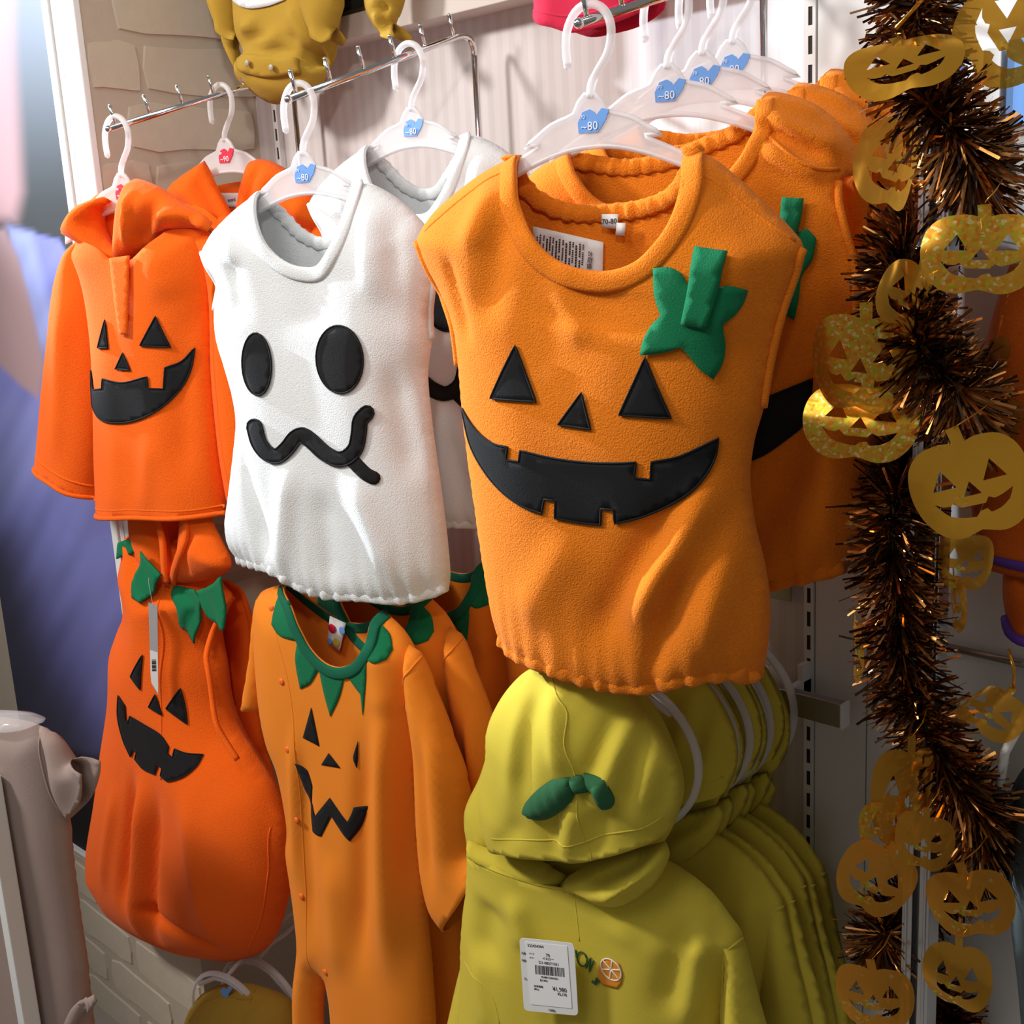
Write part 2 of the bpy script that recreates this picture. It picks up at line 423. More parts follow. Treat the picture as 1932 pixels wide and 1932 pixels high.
    def band(s, name, px, h, t, m, side=1, off=0., ripple=0., lam=.012, parent=None, step=.004, sgn=1):
        P = resample(s.pxs(px, side, 0), step); n = len(P); V, F = [], []; k = 12; c = []; acc = 0; ph = s.seed
        for i, p in enumerate(P):
            a, b = P[max(0, i - 1)], P[min(n - 1, i + 1)]; tg = (b - a) / (np.linalg.norm(b - a) + 1e-9); c.append(np.array([tg[1], -tg[0]]) * sgn)
        cen = np.array([p + q * h * .5 for p, q in zip(P, c)]); w_ = s.depth(cen, side)
        for i in range(n):
            if i: acc += np.linalg.norm(P[i] - P[i - 1])
            r = 1 + ripple * math.sin(2 * math.pi * acc / lam + 1.1 * math.sin(acc * 90 + ph)) + ripple * .5 * math.sin(acc * 310 + ph)
            r2 = 1 + ripple * .35 * math.sin(2 * math.pi * acc / lam + 1.1 * math.sin(acc * 90 + ph))
            for q in range(k):
                an = 2 * math.pi * q / k; cc, ss = math.cos(an), math.sin(an)
                cc = math.copysign(abs(cc) ** .7, cc); ss = math.copysign(abs(ss) ** .8, ss)
                u, v = cen[i] + c[i] * cc * h * .5 * r2; V.append((u, -(w_[i] + off + ss * t * r), v))
        for i in range(n - 1):
            for q in range(k): F.append((i * k + q, i * k + (q + 1) % k, (i + 1) * k + (q + 1) % k, (i + 1) * k + q))
        F += [tuple(range(k))[::-1], tuple((n - 1) * k + q for q in range(k))]
        return link_mesh(name, V, F, m, parent or s.root)
    def at(s, x, y, off=0.):
        q = s.pxs([(x, y)], 1, off)[0]; return (q[0], -(float(s.depth(q)[0]) + off), q[1])
    def dome(s, name, x, y, r, m, h=.4, parent=None):
        p = s.at(x, y, .001); v, f = ellipsoid(p, (r, r * h, r), 14, 8); return link_mesh(name, v, f, m, parent or s.root)

def dup(root, loc, rz=None, label=None, group=None, scale=None, skip='', skipc=''):
    r = root.copy(); C.objects.link(r); r.location = loc
    if rz is not None: r.rotation_euler = (0, 0, rz)
    if scale: r.scale = scale
    if label: r['label'] = label
    if group: r['group'] = group
    for ch in list(root.children):
        if skipc and ch.name.startswith(skipc): continue
        c = ch.copy(); C.objects.link(c); c.parent = r
        for g in list(ch.children):
            if skip and g.name.startswith(skip): continue
            d = g.copy(); C.objects.link(d); d.parent = c
    return r

# ------------------------------------------------------------------ setting
YW = 1.2                                       # back wall
XB = -1.7344; YP = .911                        # side wall of the bay, front of the pillar
wall = struct(boxes('wall_back', [(XB - .05, 1.2, YW, YW + .06, 0, 2.9)], M['wallpaper']))
flo = struct(boxes('floor', [(-4, 2.5, -3, YW + .06, -.05, 0)], M['floor']))
wl = struct(boxes('wall_left', [(-3.2, XB, YP, YW + .06, 0, 2.9)], M['mortar']))
def brick(w_, h, mname='brick'):
    pts = []
    n = 4
    for a, b in (((-w_ / 2, -h / 2), (w_ / 2, -h / 2)), ((w_ / 2, -h / 2), (w_ / 2, h / 2)), ((w_ / 2, h / 2), (-w_ / 2, h / 2)), ((-w_ / 2, h / 2), (-w_ / 2, -h / 2))):
        k = 5 if abs(a[0] - b[0]) > abs(a[1] - b[1]) else 2
        for i in range(k):
            t = i / k; c = .012 if i == 0 else 0
            x = a[0] + (b[0] - a[0]) * t; y = a[1] + (b[1] - a[1]) * t
            if i == 0: x -= math.copysign(.005, x); y -= math.copysign(.004, y)
            pts.append((x + random.uniform(-.003, .003), y + random.uniform(-.0035, .0035)))
    n = len(pts); V = [(x, 0, z) for x, z in pts] + [(x * .985, -.0035, z * .97) for x, z in pts]
    F = [tuple(range(n, 2 * n))] + [(i, (i + 1) % n, n + (i + 1) % n, n + i) for i in range(n)]
    me = bpy.data.meshes.new('brick'); me.from_pydata(V, [], F); me.materials.append(M[mname]); return me
BR = [brick(.232, .070) for _ in range(5)]
BH = [brick(.085, .070) for _ in range(3)]
def put_brick(me, loc, rz):
    o = bpy.data.objects.new('brick', me); C.objects.link(o); o.parent = wl; o.location = loc; o.rotation_euler = (0, 0, rz)
for r in range(3, 26):                          # bay side of the wall, facing +X
    z = .05 + r * .0865
    y0 = YP + .018
    if r % 2: put_brick(random.choice(BR), (XB, y0 + .150, z), R_(90)); 
    else:
        put_brick(random.choice(BH), (XB, y0 + .025, z), R_(90)); put_brick(random.choice(BR), (XB, y0 + .195 - .006, z), R_(90))
for r in range(0, 5):                           # pillar front below the poster
    z = .05 + r * .0865
    for k in range(5):
        x = XB - .125 - k * .25 - (.12 if r % 2 else 0)
        if x > -2.9: put_brick(random.choice(BR), (x, YP, z - .02), 0)
ZPB = .368
struct(boxes('trim_1', [(-1.786, XB + .002, YP - .012, YP - .0005, ZPB + .004, 2.9)], M['whitestrip'], bev=.002))
# shelf ledge high on the back wall
zL = on(824, 51, 1, YW)[2]
struct(boxes('trim_2', [(-1.70, -.72, YW - .035, YW + .01, zL, zL + .012), (-1.70, -.72, YW - .050, YW - .034, zL - .001, zL + .032),
                        (-1.70, -.72, YW - .020, YW + .01, zL + .032, zL + .30)], M['beige'], bev=.0015))
sh = thing('shadow_box', 'dark framed display panel on the high ledge behind mustard romper', 'sign', (-1.44, YW - .03, zL + .033))
boxes('panel', [(-.17, .10, -.010, .008, .006, .25)], M['dark'], sh, bev=.001)
boxes('panel_frame', [(-.18, -.17, -.014, .008, 0, .26), (.10, .11, -.014, .008, 0, .26), (-.17, .10, -.014, .008, 0, .006)], M['steel'], sh)
# slotted uprights
def upright(x, label, mname):
    t = thing('slotted_upright', label, 'upright', (x, YW, 0))
    hw, sw, pit, sl = .0062, .0026, .0290, .0185
    L = [(-hw, -sw, -.010, -.0088, .25, 2.9), (sw, hw, -.010, -.0088, .25, 2.9), (-hw, -hw + .0012, -.0088, 0, .25, 2.9), (hw - .0012, hw, -.0088, 0, .25, 2.9)]
    z = .25
    while z < 2.6:
        L.append((-sw, sw, -.010, -.0088, z + sl, z + pit)); z += pit
    boxes('slotted_strip', L, M[mname], t); boxes('slot_shade', [(-hw + .0012, hw - .0012, -.0086, -.0005, .25, 2.9)], M['dark'], t)  # near-black box stands in for shade in the open space behind the slots
upright(on(535, 300, 1, YW)[0], 'cream slotted wall upright between brick side wall and striped wallpaper', 'enamel')
xr = on(1537, 300, 1, YW)[0]
upright(xr, 'white slotted wall upright at right end of striped wallpaper', 'enamel')
xs = on(1641, 1400, 1, YW)[0]
struct(boxes('trim_3', [(xr + .0075, xs - .0010, YW - .008, YW, 0, 2.9)], M['enamel'], bev=.001))
struct(boxes('trim_4', [(xs + .0010, 1.2, YW - .0095, YW, 0, 2.9)], M['enamel'], bev=.001))

# poster: a flat print on the pillar
def poster():
    x0, x1, z0, z1 = -2.36, -1.823, ZPB, 2.1
    nx, nz = 110, 260; cx = (x0 + x1) / 2; c = np.array
    t = thing('poster', 'large printed poster of a figure in a blue dress on the left pillar', 'poster', (cx, YP - .004, ZPB))
    xs_, zs_ = np.meshgrid(np.linspace(x0, x1, nx + 1), np.linspace(z0, z1, nz + 1)); xs_, zs_ = xs_.ravel(), zs_.ravel()
    p = (np.stack([xs_, np.full_like(xs_, YP - .004), zs_], 1) - CAM) @ MW
    X = CPX + FPX * p[:, 0] / p[:, 2]; Y = CPX + FPX * p[:, 1] / p[:, 2]; Q = np.stack([X, Y], 1)
    def sm(a, b, x): q = np.clip((x - a) / (b - a), 0, 1); return q * q * (3 - 2 * q)
    def soft(poly, r):
        P_ = np.array(poly, float); d_ = seg_dist(Q, P_, np.roll(P_, -1, 0)); return sm(-r, r, np.where(inside(Q, poly), d_, -d_))
    def over(k, a, col_): return k * (1 - a[:, None]) + np.asarray(col_) * a[:, None]
    st = np.sin((X * 1.1 + Y * .62) * .055 + 2 * np.sin(Y * .011)) * .5 + np.sin((X + Y * .5) * .13) * .3
    k = over(np.tile(c(lin(112, 122, 138)), (len(X), 1)), sm(-40, 420, Y), lin(44, 47, 48))
    k = over(k, soft([(-400, -400), (20, -400), (26, 100), (36, 250), (42, 360), (30, 415), (-400, 430)], 20), lin(176, 138, 142))
    k = over(k, soft([(-400, 700), (0, 640), (20, 430), (112, 452), (150, 520), (400, 900), (500, 1700), (-400, 1700)], 5), lin(120, 124, 190))
    k = over(k, soft([(14, 428), (60, 440), (110, 640), (100, 720), (60, 620)], 14), lin(150, 160, 216))
    k = over(k, soft([(-400, 760), (75, 745), (110, 900), (-60, 1000)], 40) * .6, lin(140, 146, 206))
    k = over(k, sm(820, 1300, Y - .3 * X), lin(74, 74, 120))
    k = k * (1 + .16 * st * sm(420, 500, Y))[:, None]
    k = over(k, soft([(130, 900), (215, 850), (235, 1150), (215, 1400), (160, 1300)], 50) * .5, lin(110, 112, 168))
    k = over(k, soft([(-400, 1020), (20, 1010), (90, 1250), (200, 1440), (-400, 1500)], 50) * .8, lin(52, 50, 58))
    k = over(k, soft([(-400, 436), (10, 432), (36, 490), (62, 590), (84, 690), (72, 752), (40, 728), (0, 690), (-400, 600)], 8), lin(170, 142, 146))
    k = over(k, soft([(-400, 1380), (100, 1400), (160, 1425), (400, 1470), (500, 1900), (-400, 1900)], 14), lin(24, 20, 22))
    V = np.stack([xs_ - cx, np.zeros_like(xs_), zs_ - z0], 1).tolist(); col = np.concatenate([np.clip(k, 0, 1), np.ones((len(k), 1))], 1)
    F = [(j * (nx + 1) + i, j * (nx + 1) + i + 1, (j + 1) * (nx + 1) + i + 1, (j + 1) * (nx + 1) + i) for j in range(nz) for i in range(nx)]
    m = mat('poster_print', (.5, .5, .5), .6, spec=.15); nt = m.node_tree; at = nt.nodes.new('ShaderNodeVertexColor'); at.layer_name = 'print'
    nt.links.new(at.outputs[0], nt.nodes['Principled BSDF'].inputs['Base Color'])
    o = link_mesh('print', V, F, m, t, True)
    ca = o.data.color_attributes.new('print', 'FLOAT_COLOR', 'POINT'); ca.data.foreach_set('color', col.astype(np.float32).ravel())
    fx = x1 - cx
    boxes('poster_frame', [(fx, fx + .020, -.012, .003, -.006, 1.75), (fx + .0215, fx + .035, -.008, .003, -.006, 1.75), (x0 - cx, fx, -.010, .003, -.006, 0)], M['enamel'], t, bev=.001)
poster()

# ------------------------------------------------------------------ chrome waterfall arms
AX = {1: -1.574, 2: -1.175, 3: -.737}
TIP = {1: (.846, 1.672), 2: (.858, 1.666), 3: (.860, 1.681)}; YB, ZB = 1.160, 1.762
def arm_z(k, y): ty, tz = TIP[k]; return tz + (y - ty) * (ZB - tz) / (YB - ty)
def arm(k, label, legbot):
    ty, tz = TIP[k]; x = AX[k]; t = thing('waterfall_arm', label, 'display arm', (x, YB, legbot), 0, 'chrome waterfall arms')
    L = lambda y, z: (0, y - YB, z - legbot)
    sl = (ZB - tz) / (YB - ty)
    path = [L(ty, tz), L(YB - .03, ZB - .03 * sl)]
    for i in range(1, 7):
        a = i / 6; q0 = np.array((YB - .03, ZB - .03 * sl)); q1 = np.array((YB, ZB)); q2 = np.array((YB, ZB - .03))
        p = (1 - a) ** 2 * q0 + 2 * a * (1 - a) * q1 + a * a * q2; path.append(L(*p))
    tube('bar', path, .0042, M['chrome'], t, 12)
    tube('upright_leg', [path[-1], L(YB, legbot)], .0042, M['chrome'], t, 12)
    v, f = ellipsoid(L(ty, tz), (.0048, .0048, .0048), 12, 8); link_mesh('end_cap', v, f, M['chrome'], t)
    for i in range(6):
        y = ty + .012 + i * (YB - .035 - ty - .012) / 5; z = tz + (y - ty) * sl
        g = join_geo([tube_geo([L(y, z + .002), L(y - .006, z + .027)], .0026, 10), ellipsoid(L(y - .006, z + .027), (.0026, .0026, .0026), 10, 6), ellipsoid(L(y, z + .003), (.0030, .0030, .0030), 10, 6)])
        link_mesh('peg', *g, M['chrome'], t)
    boxes('wall_bracket', [(-.02, .02, .012, YW - YB - .001, .0, .05), (-.006, .006, -.004, .02, .01, .04)], M['steel'], t, bev=.001)
arm(1, 'chrome sloping peg arm carrying two orange hooded tops', 1.42)
arm(2, 'chrome sloping peg arm carrying two white ghost tops', 1.42)
arm(3, 'chrome sloping peg arm carrying four pumpkin fleece tops', 1.42)
def low_arm(x, y0, z, label):
    t = thing('straight_arm', label, 'display arm', (x, YW, z)); tube('bar', [(0, y0 - YW, 0), (0, -.012, 0)], .006, M['chrome'], t, 12)
    tube('end_stop', [(0, y0 - YW + .004, 0), (0, y0 - YW, .018)], .005, M['chrome'], t, 10)
    boxes('wall_plate', [(-.015, .015, -.013, -.0105, -.03, .03)], M['steel'], t)

# ------------------------------------------------------------------ hangers
def plate(name, pts, th, m, parent, y=0., step=.012, bev=.0008):
    lp = resample(pts, step, True, 50)
    if sum(a[0] * b[1] - a[1] * b[0] for a, b in zip(lp, lp[1:] + lp[:1])) < 0: lp = lp[::-1]
    V, F = fill(lp, step)
    return link_mesh(name, [(u, y - th / 2, v) for u, v in V], F, m, parent, False, th)
HB = [(.005, -.067), (.011, -.073), (.0165, -.083), (.040, -.0905), (.058, -.1015), (.0685, -.1075), (.053, -.1065), (.0545, -.1095), (.085, -.124), (.124, -.146), (.126, -.154),
      (.085, -.134), (.051, -.121), (.018, -.1135)]
HBODY = HB + [(-a, b) for a, b in HB[::-1]]
HOOK = [(-.0215, -.040), (-.0225, -.026), (-.0205, -.010), (-.012, .004), (0, .0095), (.013, .006), (.0215, -.006), (.0225, -.020), (.0185, -.034), (.009, -.047), (.002, -.058), (0, -.070)]
DOME = [(-.0115, -.100), (-.012, -.091), (-.007, -.082), (.0005, -.080), (.005, -.083), (.0065, -.086), (.0125, -.080), (.0195, -.082), (.0165, -.090), (.008, -.1005)]
def hanger(P, deg, label, size, mk, group, tilt=0):
    t = thing('clothes_hanger', label, 'hanger', P, R_(deg), group)
    hk = resample([np.array(p) for p in HOOK], .004)
    link_mesh('hook', *join_geo([tube_geo([(u, 0, v) for u, v in hk], .0040, 10), ellipsoid((HOOK[0][0], 0, HOOK[0][1]), (.004, .004, .004), 10, 6)]), M['plastic'], t)
    b = plate('hanger_body', HBODY, .0040, M['plastic'], t)
    lp = resample([np.array(p) for p in HBODY], .008, True, 50)
    link_mesh('rim', *tube_geo([(u, 0, v) for u, v in lp], .0028, 6, closed=True), M['plastic'], b)
    s = plate('size_sticker', DOME, .0012, M[mk], t, -.0028)
    text(s, 'lettering', size, .0108, .0, .0040, -.0950, M['inkw'])
    text(s, 'lettering', '70' if mk == 'blue' else '80', .0048, -.0065, .0040, -.0865, M['inkw'])
    return t
def hpos(k, y): return (AX[k], y, arm_z(k, y) + .0042)
def y_of(px, py, k, dv):
    """y along arm k at which a hanger point dv below the bar shows at this pixel column"""
    return on(px, py, 0, AX[k])[1]

YO1 = .872; YG1 = .871; YH1 = .856
sO = y_of(1118, 215, 3, 0)
YO = [YO1] + [YO1 + y_of(px, py, 3, 0) - sO for px, py in ((1262, 160), (1327, 133), (1384, 108))]
h = hanger(hpos(3, YO1), 15, 'frosted hanger with blue size sticker holding the front pumpkin fleece top', '~80', 'blue', 'frosted hangers of the pumpkin tops')
for y, dg, lb in zip(YO[1:], (20, 22, 19), ('frosted hanger just behind the front one on the pumpkin arm', 'third frosted hanger along the pumpkin arm', 'rearmost frosted hanger on the pumpkin arm')):
    dup(h, hpos(3, y), R_(dg), lb)
YG2 = YG1 + y_of(782, 232, 2, 0) - y_of(577, 300, 2, 0)
dup(h, hpos(2, YG1), R_(15), 'frosted hanger with blue sticker holding the front ghost top', 'frosted hangers of the ghost tops')
dup(h, hpos(2, YG2), R_(12), 'frosted hanger with blue sticker holding the rear ghost top', 'frosted hangers of the ghost tops')
YH2 = YH1 + y_of(430, 295, 1, 0) - y_of(235, 352, 1, 0)
hr = hanger(hpos(1, YH1), 15, 'frosted hanger with red sticker inside the front orange hooded top', '~90', 'red', 'frosted hangers of the hooded tops')
dup(hr, hpos(1, YH2), R_(12), 'frosted hanger with red sticker holding the rear orange hooded top')

# ------------------------------------------------------------------ pumpkin fleece tops (arm 3)
def pumpkin_top():
    fr = Fr(hpos(3, YO1), 15)
    t = thing('pumpkin_costume', 'orange fleece sleeveless pumpkin top in front, whole jack-o-lantern face and green star leaf', 'costume', fr.P, R_(15), 'pumpkin fleece tops')
    neck = [(980, 292), (974, 335), (980, 390), (1002, 442), (1040, 484), (1090, 506), (1150, 510), (1200, 492), (1240, 452), (1266, 408), (1283, 350), (1292, 288)]
    backn = [(980, 292), (1000, 340), (1032, 368), (1080, 384), (1155, 384), (1217, 374), (1264, 350), (1292, 288)]
    right = [(1292, 288), (1335, 292), (1385, 328), (1440, 378), (1494, 432), (1517, 468), (1503, 515), (1478, 588), (1458, 672), (1441, 770), (1424, 830), (1416, 900), (1424, 980), (1443, 1060), (1453, 1130), (1450, 1210), (1440, 1278)]
    hem = [(1440, 1278), (1415, 1291), (1375, 1284), (1325, 1291), (1280, 1297), (1235, 1306), (1180, 1308), (1125, 1298), (1075, 1285), (1020, 1266), (975, 1246), (944, 1216)]
    left = [(944, 1216), (928, 1150), (912, 1060), (896, 950), (882, 850), (872, 760), (866, 690), (856, 615), (834, 555), (805, 500), (787, 452), (812, 408), (862, 362), (920, 320), (980, 292)]
    folds = [(1365, 905, 1205, 1160, .016, .014), (1280, 960, 1135, 1200, .020, -.010), (1415, 960, 1330, 1230, .016, .012), (1100, 1010, 1000, 1160, .022, .006), (1300, 1060, 1240, 1270, .012, -.010),
             (1395, 900, 1440, 1180, .010, -.009), (935, 340, 900, 470, .016, .009), (975, 400, 930, 600, .018, -.007), (1310, 320, 1440, 430, .010, -.008), (1400, 460, 1380, 640, .020, .008), (1150, 540, 1140, 620, .05, -.005), (1060, 520, 1120, 640, .014, .005),
             (1440, 520, 1425, 720, .008, -.007), (850, 480, 888, 640, .008, -.006)]
    b = Cloth(t, 'body', fr, [('o', neck), ('c', right), ('o', hem), ('c', left)], M['fleece'], w0=0, Tf=.050, Tb=.038, R=.095, folds=folds, back={0: backn}, step=.0065, wr=.0012, wf=30, hem=(2, .023, .0050, .030), thick=.003)
    b.band('neckband', neck, .019, .0035, M['fleece'], 1, 0)
    b.band('elastic_neckband', backn, .018, .0065, M['fleece'], -1, .001, .30, .0125)
    b.band('hem_casing', hem, .017, .0055, M['fleece'], 1, -.004, .22, .017)
    b.cord('armhole_binding', [(1515, 470), (1501, 517), (1476, 590), (1456, 672), (1440, 768)], .0042, M['fleece'], -.0012)
    b.cord('armhole_binding', [(789, 455), (806, 500), (834, 555), (857, 615), (867, 690)], .0042, M['fleece'], -.0012)
    b.cord('shoulder_seam', [(1300, 318), (1350, 345), (1420, 400), (1500, 455)], .0022, M['fleece'], -.0016)
    b.cord('shoulder_seam', [(972, 318), (930, 335), (870, 378), (805, 436)], .0022, M['fleece'], -.0016)
    for nm, p in (('eye', [(972, 652), (926, 751), (1011, 758)]), ('eye', [(1217, 675), (1168, 783), (1266, 789)]), ('nose', [(1097, 741), (1053, 801), (1114, 810)])):
        b.patch(nm, p, M['black'], edge=.0011)
    b.patch('mouth', [(874, 769), (900, 812), (930, 836), (958, 843), (955, 867), (979, 871), (982, 850), (1040, 864), (1100, 872), (1160, 874), (1200, 872), (1197, 902), (1227, 905), (1229, 872), (1280, 862), (1325, 842), (1356, 827),
            (1349, 865), (1328, 902), (1298, 932), (1258, 956), (1210, 976), (1160, 988), (1158, 962), (1134, 960), (1133, 990), (1100, 987), (1047, 978), (1048, 945), (1027, 942), (1022, 969), (985, 955), (945, 925), (912, 884), (888, 835)], M['black'], edge=.0011)
    lf = b.patch('star_leaf', [(1232, 506), (1262, 504), (1285, 517), (1297, 538), (1335, 548), (1375, 540), (1412, 548), (1402, 575), (1385, 597), (1363, 614), (1369, 650), (1364, 685), (1346, 716), (1320, 697), (1300, 672), (1285, 656), (1250, 666), (1207, 671), (1214, 640), (1228, 615), (1246, 596), (1235, 560)], M['green'], off=.005, thick=.002)
    b.patch('stem', [(1310, 464), (1373, 473), (1355, 545), (1332, 623), (1284, 612), (1298, 540)], M['green'], off=.0085, thick=.002, parent=lf)
    return t, b, fr
pt, pb, pfr = pumpkin_top()
# care label, size label and loop sewn inside the front top's neck
def flat_on_back(cl, name, px, m, parent, off=.006):
    uv = cl.pxs(px, -1, off); lp = resample(uv, .008, True, 30)
    if sum(a[0] * b[1] - a[1] * b[0] for a, b in zip(lp, lp[1:] + lp[:1])) < 0: lp = lp[::-1]
    V, F = fill(lp, .008); w_ = cl.depth(V, -1) + off
    return link_mesh(name, [(u, -a, v) for (u, v), a in zip(V, w_)], F, m, parent, True, .0006)
def extras_pumpkin():
    cl = flat_on_back(pb, 'care_label', [(1005, 427), (1138, 457), (1136, 540), (1000, 540)], M['paper'], pt)
    for i, x in enumerate((1013, 1019, 1026, 1032, 1038, 1044, 1050, 1056, 1063, 1069, 1076, 1082, 1088, 1095, 1101)):
        y0 = 439 + (x - 1005) * .225
        uv = pb.pxs([(x, y0), (x - 3, y0 + 58 - (i % 3) * 9)], -1, .0068)
        w_ = float(pb.depth(np.array(uv).mean(0), -1)[0]) + .0072
        d = uv[1] - uv[0]; n = 5
        for k in range(n):
            pass
        a = uv[0]; L = []
        V, F = [], []
        for k in range(11):
            if (k * 7 + i * 3) % 9 == 0: continue
            p0 = a + d * (k / 11 + .01 * (i % 3)); p1 = a + d * ((k + .78) / 11)
            q = len(V); V += [(p0[0] - .0009, -w_, p0[1]), (p0[0] + .0009, -w_, p0[1]), (p1[0] + .0009, -w_, p1[1]), (p1[0] - .0009, -w_, p1[1])]; F.append((q, q + 1, q + 2, q + 3))
        link_mesh('lettering', V, F, M['ink'], cl, False)
    q = pb.pxs([(1112, 496)], -1, .007)[0]; text(cl, 'lettering', 'お取扱い', .0058, q[0], float(pb.depth(q, -1)[0]) + .0078, q[1], M['ink'], -98)
    s = flat_on_back(pb, 'size_label', [(1135, 404), (1166, 404), (1164, 432), (1135, 429)], M['paper'], pt, .012)
    q = pb.pxs([(1149, 418)], -1, .013)[0]; text(s, 'lettering', '70-80', .0068, q[0], float(pb.depth(q, -1)[0]) + .0128, q[1], M['ink'])
    flat_on_back(pb, 'loop_label', [(1163, 420), (1180, 421), (1178, 445), (1161, 444)], M['paper'], pt, .014)
# rear pumpkin tops: copies along the arm
PO = hpos(3, YO1)
def second_pumpkin():
    fr = Fr(hpos(3, YO[1]), 20); m = M['fleece']
    t = thing('pumpkin_costume', 'second orange pumpkin top, right end of its black mouth showing behind the front one', 'costume', fr.P, R_(20), 'pumpkin fleece tops')
    neck = [(1075, 285), (1088, 330), (1130, 378), (1200, 398), (1300, 378), (1378, 318), (1420, 250), (1432, 190)]
    backn = [(1075, 285), (1120, 292), (1180, 300), (1260, 288), (1330, 258), (1385, 234), (1432, 190)]
    b = Cloth(t, 'body', fr, [('o', neck), ('c', [(1432, 190), (1450, 173), (1490, 178), (1545, 200), (1590, 240), (1618, 285), (1629, 330)]), ('o', [(1629, 330), (1600, 331), (1580, 340), (1580, 380), (1594, 435), (1612, 500), (1616, 580), (1622, 640)]),
              ('c', [(1622, 640), (1640, 720), (1654, 820), (1648, 900), (1630, 990), (1598, 1078)]), ('o', [(1598, 1078), (1560, 1094), (1500, 1105), (1450, 1118), (1300, 1180), (1050, 1170)]), ('c', [(1050, 1170), (985, 900), (965, 600), (930, 430), (1000, 330), (1075, 285)])],
              m, Tf=.034, Tb=.022, R=.06, back={0: backn, 2: [(1629, 330), (1636, 400), (1634, 500), (1628, 580), (1622, 640)]}, wr=.0012, step=.007, hem=(4, .022, .0045, .028), thick=.003,
              folds=[(1445, 215, 1590, 285, .007, .010), (1440, 240, 1560, 300, .008, -.009), (1450, 195, 1570, 240, .006, -.006), (1440, 275, 1560, 330, .010, .008), (1560, 480, 1600, 640, .008, -.006), (1500, 860, 1430, 1040, .018, -.010), (1580, 800, 1540, 1040, .014, .008), (1460, 980, 1440, 1090, .012, .006), (1545, 360, 1575, 560, .012, .005)])
    b.band('neckband', neck, .017, .0035, m); b.band('elastic_neckband', backn, .018, .006, m, -1, .001, .30, .0125); b.band('hem_casing', [(1598, 1078), (1560, 1094), (1500, 1105), (1450, 1118), (1300, 1180), (1050, 1170)], .017, .005, m, 1, -.003, .30, .017)
    b.cord('shoulder_seam', [(1440, 250), (1500, 300), (1540, 318), (1582, 320)], .0022, m, -.001); b.cord('armhole_binding', [(1582, 342), (1582, 380), (1595, 435), (1612, 500), (1616, 580), (1622, 638)], .0038, m, -.001)
    b.patch('mouth', [(1250, 820), (1350, 790), (1442, 752), (1533, 715), (1528, 760), (1519, 797), (1485, 827), (1432, 862), (1340, 890), (1250, 900)], M['black'], edge=.0011)
    b.patch('eye', [(1440, 600), (1400, 690), (1462, 680)], M['black'], edge=.0011)
    lf = b.patch('star_leaf', [(1480, 446), (1500, 440), (1522, 432), (1538, 450), (1532, 488), (1512, 520), (1506, 566), (1498, 604), (1478, 590), (1462, 540), (1440, 560), (1400, 560), (1440, 500), (1430, 450)], M['green'], off=.005, thick=.002)
    b.patch('stem', [(1475, 372), (1516, 374), (1508, 420), (1490, 480), (1462, 480), (1470, 420)], M['green'], off=.0085, thick=.002, parent=lf)
    return t
p2 = second_pumpkin(); P0 = Vector(hpos(3, YO[1]))
for y, dg, sc, dx, lb in ((YO[2], 22, .7, -.004, 'third orange pumpkin top along the arm, only shoulder folds showing'), (YO[3], 19, .7, .002, 'rearmost orange pumpkin top, its shoulder nearest the tinsel garland')):
    dup(p2, Vector(hpos(3, y)) + Vector((dx, 0, -.004)), R_(dg), lb, None, (1, sc, 1))
extras_pumpkin()

# ------------------------------------------------------------------ ghost tops (arm 2)
def stroke(path, wd):
    P = resample([np.array(p, float) for p in path], 6.); L, Rr = [], []
    for i, p in enumerate(P):
        a = P[max(0, i - 1)]; b = P[min(len(P) - 1, i + 1)]; d = (b - a) / (np.linalg.norm(b - a) + 1e-9); n = np.array([-d[1], d[0]])
        L.append(p + n * wd / 2); Rr.append(p - n * wd / 2)
    d0 = P[0] - P[1]; d0 = d0 / np.linalg.norm(d0); d1 = P[-1] - P[-2]; d1 = d1 / np.linalg.norm(d1)
    arc = lambda c, d, s: [c + (d * math.cos(a) + np.array([-d[1], d[0]]) * math.sin(a) * s) * wd / 2 for a in (-.9, -.3, .3, .9)]
    return [tuple(q) for q in L + arc(P[-1], d1, -1) + Rr[::-1] + arc(P[0], d0, -1)]
def ell(cx, cy, a, b, rot=0, n=22):
    r = R_(rot); return [(cx + a * math.cos(t) * math.cos(r) - b * math.sin(t) * math.sin(r), cy + a * math.cos(t) * math.sin(r) + b * math.sin(t) * math.cos(r)) for t in (2 * math.pi * k / n for k in range(n))]
